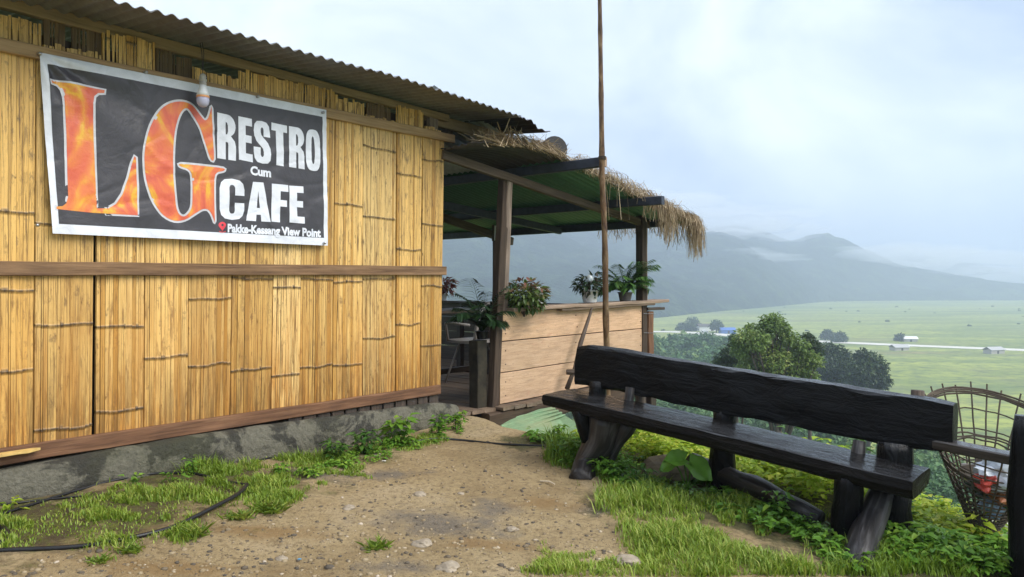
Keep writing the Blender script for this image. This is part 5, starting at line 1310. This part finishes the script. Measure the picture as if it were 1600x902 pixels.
def crown_mesh(name, clumps, n, leaf, seed):
    P_, D, U, L, W_, T = crown_pts(clumps, n, leaf, seed); V, Fq, k = leaf_arrays(P_, D, U, L, W_, .2, .2, False)
    return mesh_np(name, V, Fq, np.repeat(T, k))
def limbs(mb, base, top, clumps, r0):
    base = Vector(base); top = Vector(top); mid = base.lerp(top, .5)+Vector((.15, 0, 0))
    mb.tube([base, mid, top], [r0, r0*.75, r0*.3], 9, jit=r0*.15)
    for (c, R) in clumps:
        c = Vector(c); s_ = mid.lerp(top, random.uniform(.0, .7)); mb.tube([s_, s_.lerp(c, .5)+Vector((0, 0, -.2*R[0])), c], [r0*.4, r0*.25, r0*.06], 6)
LM_tree = leafmat('tree_leaf', (.085, .15, .03), (.17, .26, .055), (.31, .34, .09), rough=.5, trans=.25)
LM_treed = leafmat('dark_tree_leaf', (.022, .045, .018), (.042, .078, .026), (.075, .12, .038), rough=.5, trans=.2)
LM_forest = leafmat('forest_leaf', (.045, .11, .045), (.09, .19, .06), (.19, .28, .08), rough=.6, trans=.2)
def px_clumps(lst, Y, seed):
    random.seed(seed); out = []
    for (px, py, rp) in lst:
        R = rp/F*Y; out.append((tuple(PX(px, py, Y+random.uniform(-1, 1)*R*1.2)), (R, R, R*.85)))
    return out
def tree(name, label, cl, n, leaf, mat, base, r0, seed, cat='tree', group=None):
    t = thing(name, label, cat, base, group); mb = MB(); top = max(cl, key=lambda c: c[0][2])[0]
    limbs(mb, base, top, cl, r0); mb.build('trunk', M['bark'], t, True)
    link_mesh('crown', crown_mesh('crown', cl, n, leaf, seed), mat, t); return t
def gbase(px, Y):
    x = (px-CX)/F*Y; return Vector((x, Y, ground_h(x, Y, False)-.2))
Y = 40
cl = px_clumps([(1203, 505, 16), (1213, 500, 12), (1195, 518, 17), (1222, 515, 14), (1173, 512, 9), (1165, 527, 16), (1182, 533, 20), (1207, 537, 24), (1235, 528, 13), (1158, 545, 17), (1178, 555, 22), (1208, 562, 26), (1236, 550, 20), (1252, 540, 12), (1262, 560, 16), (1276, 566, 11), (1245, 575, 22), (1218, 590, 22), (1180, 585, 20), (1165, 575, 15), (1262, 590, 18), (1240, 605, 20), (1200, 610, 20), (1150, 532, 8)], Y, 3)
tree('broadleaf_tree', 'bright green leafy tree standing just behind the bench backrest', cl, 15000, .17, LM_tree, gbase(1212, Y), .28, 3)
Y = 44
cl = px_clumps([(1158, 540, 18), (1145, 552, 18), (1132, 568, 18), (1150, 575, 22), (1128, 590, 16), (1168, 590, 22), (1145, 605, 22), (1148, 529, 8)], Y, 4)
tree('dark_tree', 'dark green tree at the left of the bright leafy tree', cl, 8000, .18, LM_treed, gbase(1145, Y), .25, 4)
cl = px_clumps([(1262, 528, 10), (1270, 540, 12), (1275, 552, 10), (1260, 548, 14)], 46, 5)
tree('dark_tree', 'dark tree top showing at the right shoulder of the bright leafy tree', cl, 2500, .17, LM_treed, gbase(1265, 46), .2, 5)
Y = 120
cl = px_clumps([(1290, 548, 15), (1305, 552, 18), (1318, 560, 16), (1298, 572, 22), (1322, 580, 20), (1288, 590, 20), (1310, 600, 22)], Y, 6)
tree('round_tree', 'hazy dark tree right of the bright leafy tree, with a broken canopy', cl, 6000, .5, LM_treed, gbase(1305, Y), .4, 6)
cl = px_clumps([(1350, 558, 14), (1362, 565, 16), (1374, 575, 14), (1345, 578, 18), (1366, 590, 20), (1340, 598, 20), (1380, 598, 12), (1356, 612, 18)], Y-8, 7)
tree('round_tree', 'rounded hazy dark tree at the edge of the open field', cl, 6000, .5, LM_treed, gbase(1358, Y-8), .4, 7)
for (px, py, rp, D, lab) in ((1293, 523, 9, 400, 'small hazy tree beyond the road, left of the pair'), (1312, 527, 10, 385, 'small hazy shrub tree beside the road right of the bright tree'), (1407, 529, 8, 395, 'small tree beside the far field hut'), (1119, 508, 9, 455, 'small round tree beside the roadside house'), (1079, 512, 8, 470, 'small tree left of the roadside house'), (1066, 511, 8, 480, 'leftmost small tree by the road'), (1082, 503, 10, 520, 'taller hazy tree behind the road at left')):
    cl = px_clumps([(px, py-2, rp*.8), (px-rp*.5, py+2, rp*.7), (px+rp*.5, py+2, rp*.7)], D, int(px)); x = (px-CX)/F*D
    tree('field_tree', lab, cl, 900, 1.2, LM_treed, Vector((x, D, -30)), .35, int(px), group='small trees in the valley')
def plain_shrubs():
    cl = []
    for _ in range(30):
        D = random.uniform(420, 950); x = random.uniform(.15, .75)*D; r_ = random.uniform(.6, 1.6)
        cl.append(((x, D, -30+r_*.5), (r_, r_, r_*.8)))
    tag(link_mesh('shrubs', crown_mesh('shrubs', cl, 6000, .7, 77), LM_treed), 'scattered low shrubs far out on the valley grassland', 'shrubs', kind='stuff')
plain_shrubs()
# forest: a far wood that reads as one mass
def forest(name, label, spots, leaf0, n_each, mat, seed):
    Vs = []; Fs = []; T = []; n0 = 0; r_ = np.random.default_rng(seed)
    for (px, D, hgt, cr) in spots:
        x = (px-CX)/F*D; zg = ground_h(x, D, False); cl = []
        for k in range(5):
            a = r_.random()*6.28; q = r_.random()*.65
            cl.append(((x+math.cos(a)*cr*q, D+math.sin(a)*cr*q, zg+hgt*(.5+.42*r_.random())), (cr*r_.uniform(.4, .65),)*2+(cr*r_.uniform(.45, .7),)))
        lf = leaf0*(.6+D/110); P_, Dd, U, L, W_, T_ = crown_pts(cl, n_each, lf, int(r_.integers(1e6)))
        V, Fq, k = leaf_arrays(P_, Dd, U, L, W_, .2, .2, False); Vs.append(V); Fs.append(Fq+n0); n0 += len(V)
        sh = r_.random()*.5; T.append(np.repeat(np.clip(T_*.6+sh, 0, 1), k))
    tag(link_mesh(name, mesh_np(name, np.concatenate(Vs), np.concatenate(Fs), np.concatenate(T)), mat), label, 'forest', kind='stuff')
sp = []
for _ in range(210):                                # valley wood at the left
    D = random.uniform(95, 330); sp.append((random.uniform(560, 1150), D, random.uniform(8, 13), random.uniform(3.2, 5.2)))
for _ in range(60):
    D = random.uniform(100, 190); sp.append((random.uniform(1130, 1330), D, random.uniform(8, 12), random.uniform(3.2, 5)))
for _ in range(170):
    D = random.uniform(110, 300); sp.append((random.uniform(960, 1150), D, random.uniform(7, 11), random.uniform(2.6, 4.2)))
sp = [q for q in sp if HY+(CZ-(-29.5+q[2]))/q[1]*F > 525]
forest('forest', 'hazy wood on the valley floor beyond the veranda railing', sp, .55, 560, LM_forest, 11)
sp = []
for _ in range(75):
    D = random.uniform(38, 95); sp.append((random.uniform(930, 1480), D, random.uniform(6, 10), random.uniform(2.4, 3.8)))
for _ in range(60):
    D = random.uniform(36, 90); sp.append((random.uniform(1400, 1760), D, random.uniform(5, 9), random.uniform(2.4, 3.8)))
sp = [q for q in sp if HY+(CZ-(ground_h((q[0]-CX)/F*q[1], q[1], False)+q[2]))/q[1]*F > (640 if q[0] < 1440 else 655)]
forest('forest', 'misty trees on the slope below the bench', sp, .5, 900, LM_forest, 12)

# ------------------------------------------------------------------ FAR HOUSES
def far_house(name, px, py, w, h, dp, wall, roof, label, cat, yaw=.3, rh=.6):
    D = dist_at(py, -30); b = Vector(((px-CX)/F*D, D, -30)); t = thing(name, label, cat, b)
    ca, sa_ = math.cos(yaw), math.sin(yaw); q = lambda x, y, z: b+Vector((x*ca-y*sa_, x*sa_+y*ca, z))
    mb = MB(); mb.loft([[q(-w/2, -dp/2, z), q(w/2, -dp/2, z), q(w/2, dp/2, z), q(-w/2, dp/2, z)] for z in (0, h)]); mb.build('wall', wall, t)
    mb = MB(); o = .4
    mb.loft([[q(x, -dp/2-o, h), q(x, 0, h+rh*dp/2), q(x, dp/2+o, h), q(x, dp/2+o, h+.12), q(x, 0, h+rh*dp/2+.14), q(x, -dp/2-o, h+.12)] for x in (-w/2-o, w/2+o)]); mb.build('roof', roof, t)
    mb = MB(); mb.loft([[q(-.5, -dp/2-.03, z), q(.5, -dp/2-.03, z), q(.5, -dp/2+.1, z), q(-.5, -dp/2+.1, z)] for z in (.05, min(2, h*.85))]); mb.build('door', M['darkwood'], t)
FW = plain('far_wall_grey', (.42, .40, .37), .9); FR = plain('far_roof_grey', (.42, .42, .42), .7); FD = plain('far_roof_dark', (.10, .09, .085), .8); FBL = plain('blue_tarp', (.07, .17, .50), .5); FWH = plain('far_white', (.75, .75, .75), .7)
far_house('field_hut', 1405, 549, 7, 1.8, 4, FW, FR, 'small grey hut in the field nearer than the road', 'hut', .2)
far_house('field_hut', 1421, 535, 6.5, 1.8, 4, FW, FWH, 'small pale roofed hut just beyond the road', 'hut', -.1)
far_house('field_hut', 1553, 554, 7.5, 2.0, 4, FW, FR, 'rightmost small grey hut in the field', 'hut', .3)
far_house('roadside_house', 1109, 518, 16, 3.2, 7, FWH, FD, 'dark roofed white house beside the valley road', 'house', .1, .45)
far_house('tarp_shelter', 1136, 522, 8.5, 2.4, 7, FBL, FBL, 'bright blue tarpaulin shelter beside the valley road', 'shelter', .0, .4)
D = dist_at(519.8, -29.7); b = Vector(((1101-CX)/F*D, D, -29.7)); t = thing('parked_car', 'tiny white car parked on the valley road by the house', 'car', b)
mb = MB(); q = lambda x, y, z: b+Vector((x, y, z)); mb.loft([[q(x, -.9, .35), q(x, .9, .35), q(x, .9, zt), q(x, -.9, zt)] for x, zt in ((-2.2, .9), (-1.5, 1.0), (-.9, 1.5), (.6, 1.55), (1.2, 1.05), (2.2, .9))]); mb.build('body', FWH, t)
for x in (-1.4, 1.4): mb = MB(); mb.tube([q(x, -.95, .35), q(x, .95, .35)], .35, 10); mb.build('wheel', M['blackhose'], t)

# ------------------------------------------------------------------ HAZE
def haze():
    mb = MB(); x0, x1, y0, y1, z0, z1 = -3300, 3300, -3300, 3400, -34, 190
    c = [[(x0, y0, z), (x1, y0, z), (x1, y1, z), (x0, y1, z)] for z in (z0, z1)]
    mb.loft(c); m = bpy.data.materials.new('haze_air'); m.use_nodes = True; nt = m.node_tree; nt.nodes.clear()
    o = nt.nodes.new('ShaderNodeOutputMaterial'); v = nt.nodes.new('ShaderNodeVolumePrincipled')
    v.inputs['Color'].default_value = (.66, .775, .95, 1); v.inputs['Density'].default_value = .00082; v.inputs['Anisotropy'].default_value = .1
    nt.links.new(v.outputs[0], o.inputs['Volume'])
    h = mb.build('haze', m); h['kind'] = 'stuff'; h['label'] = 'pale blue haze filling the valley'
haze()
def cloud():  # low cloud lying over the ridges, inside the haze volume
    bm = bmesh.new(); n_ = 0
    for (px, py, D, rx, ry, rz, sd) in ((1070, 350, 1280, 150, 110, 26, 1), (1160, 345, 1400, 130, 120, 24, 2), (1225, 358, 1400, 60, 90, 20, 3), (1410, 398, 1380, 110, 110, 20, 4), (1500, 408, 1550, 170, 140, 26, 5), (960, 330, 1250, 200, 140, 36, 6), (1590, 428, 1500, 150, 120, 20, 7), (820, 335, 1200, 200, 140, 34, 8), (1110, 400, 1150, 120, 60, 12, 9)):
        c = PX(px, py, D); g_ = bmesh.ops.create_icosphere(bm, subdivisions=4, radius=1)
        for v in g_['verts']:
            d = v.co.copy(); k = 1+.45*nz(d.x*1.6+sd*7, d.y*1.6, d.z*1.6)+.25*nz(d.x*4+sd*3, d.y*4, d.z*4); v.co = c+Vector((d.x*rx*k, d.y*ry*k, d.z*rz*k))
            v.co.z = min(v.co.z, 186)
    me = bpy.data.meshes.new('cloud'); bm.to_mesh(me); bm.free()
    m = bpy.data.materials.new('cloud_air'); m.use_nodes = True; nt = m.node_tree; nt.nodes.clear()
    o = nt.nodes.new('ShaderNodeOutputMaterial'); v = nt.nodes.new('ShaderNodeVolumePrincipled')
    v.inputs['Color'].default_value = (.94, .97, 1., 1); v.inputs['Density'].default_value = .0075; nt.links.new(v.outputs[0], o.inputs['Volume'])
    tag(link_mesh('cloud', me, m), 'white mist banks drifting along the tops of the hills', 'cloud', kind='stuff')
cloud()
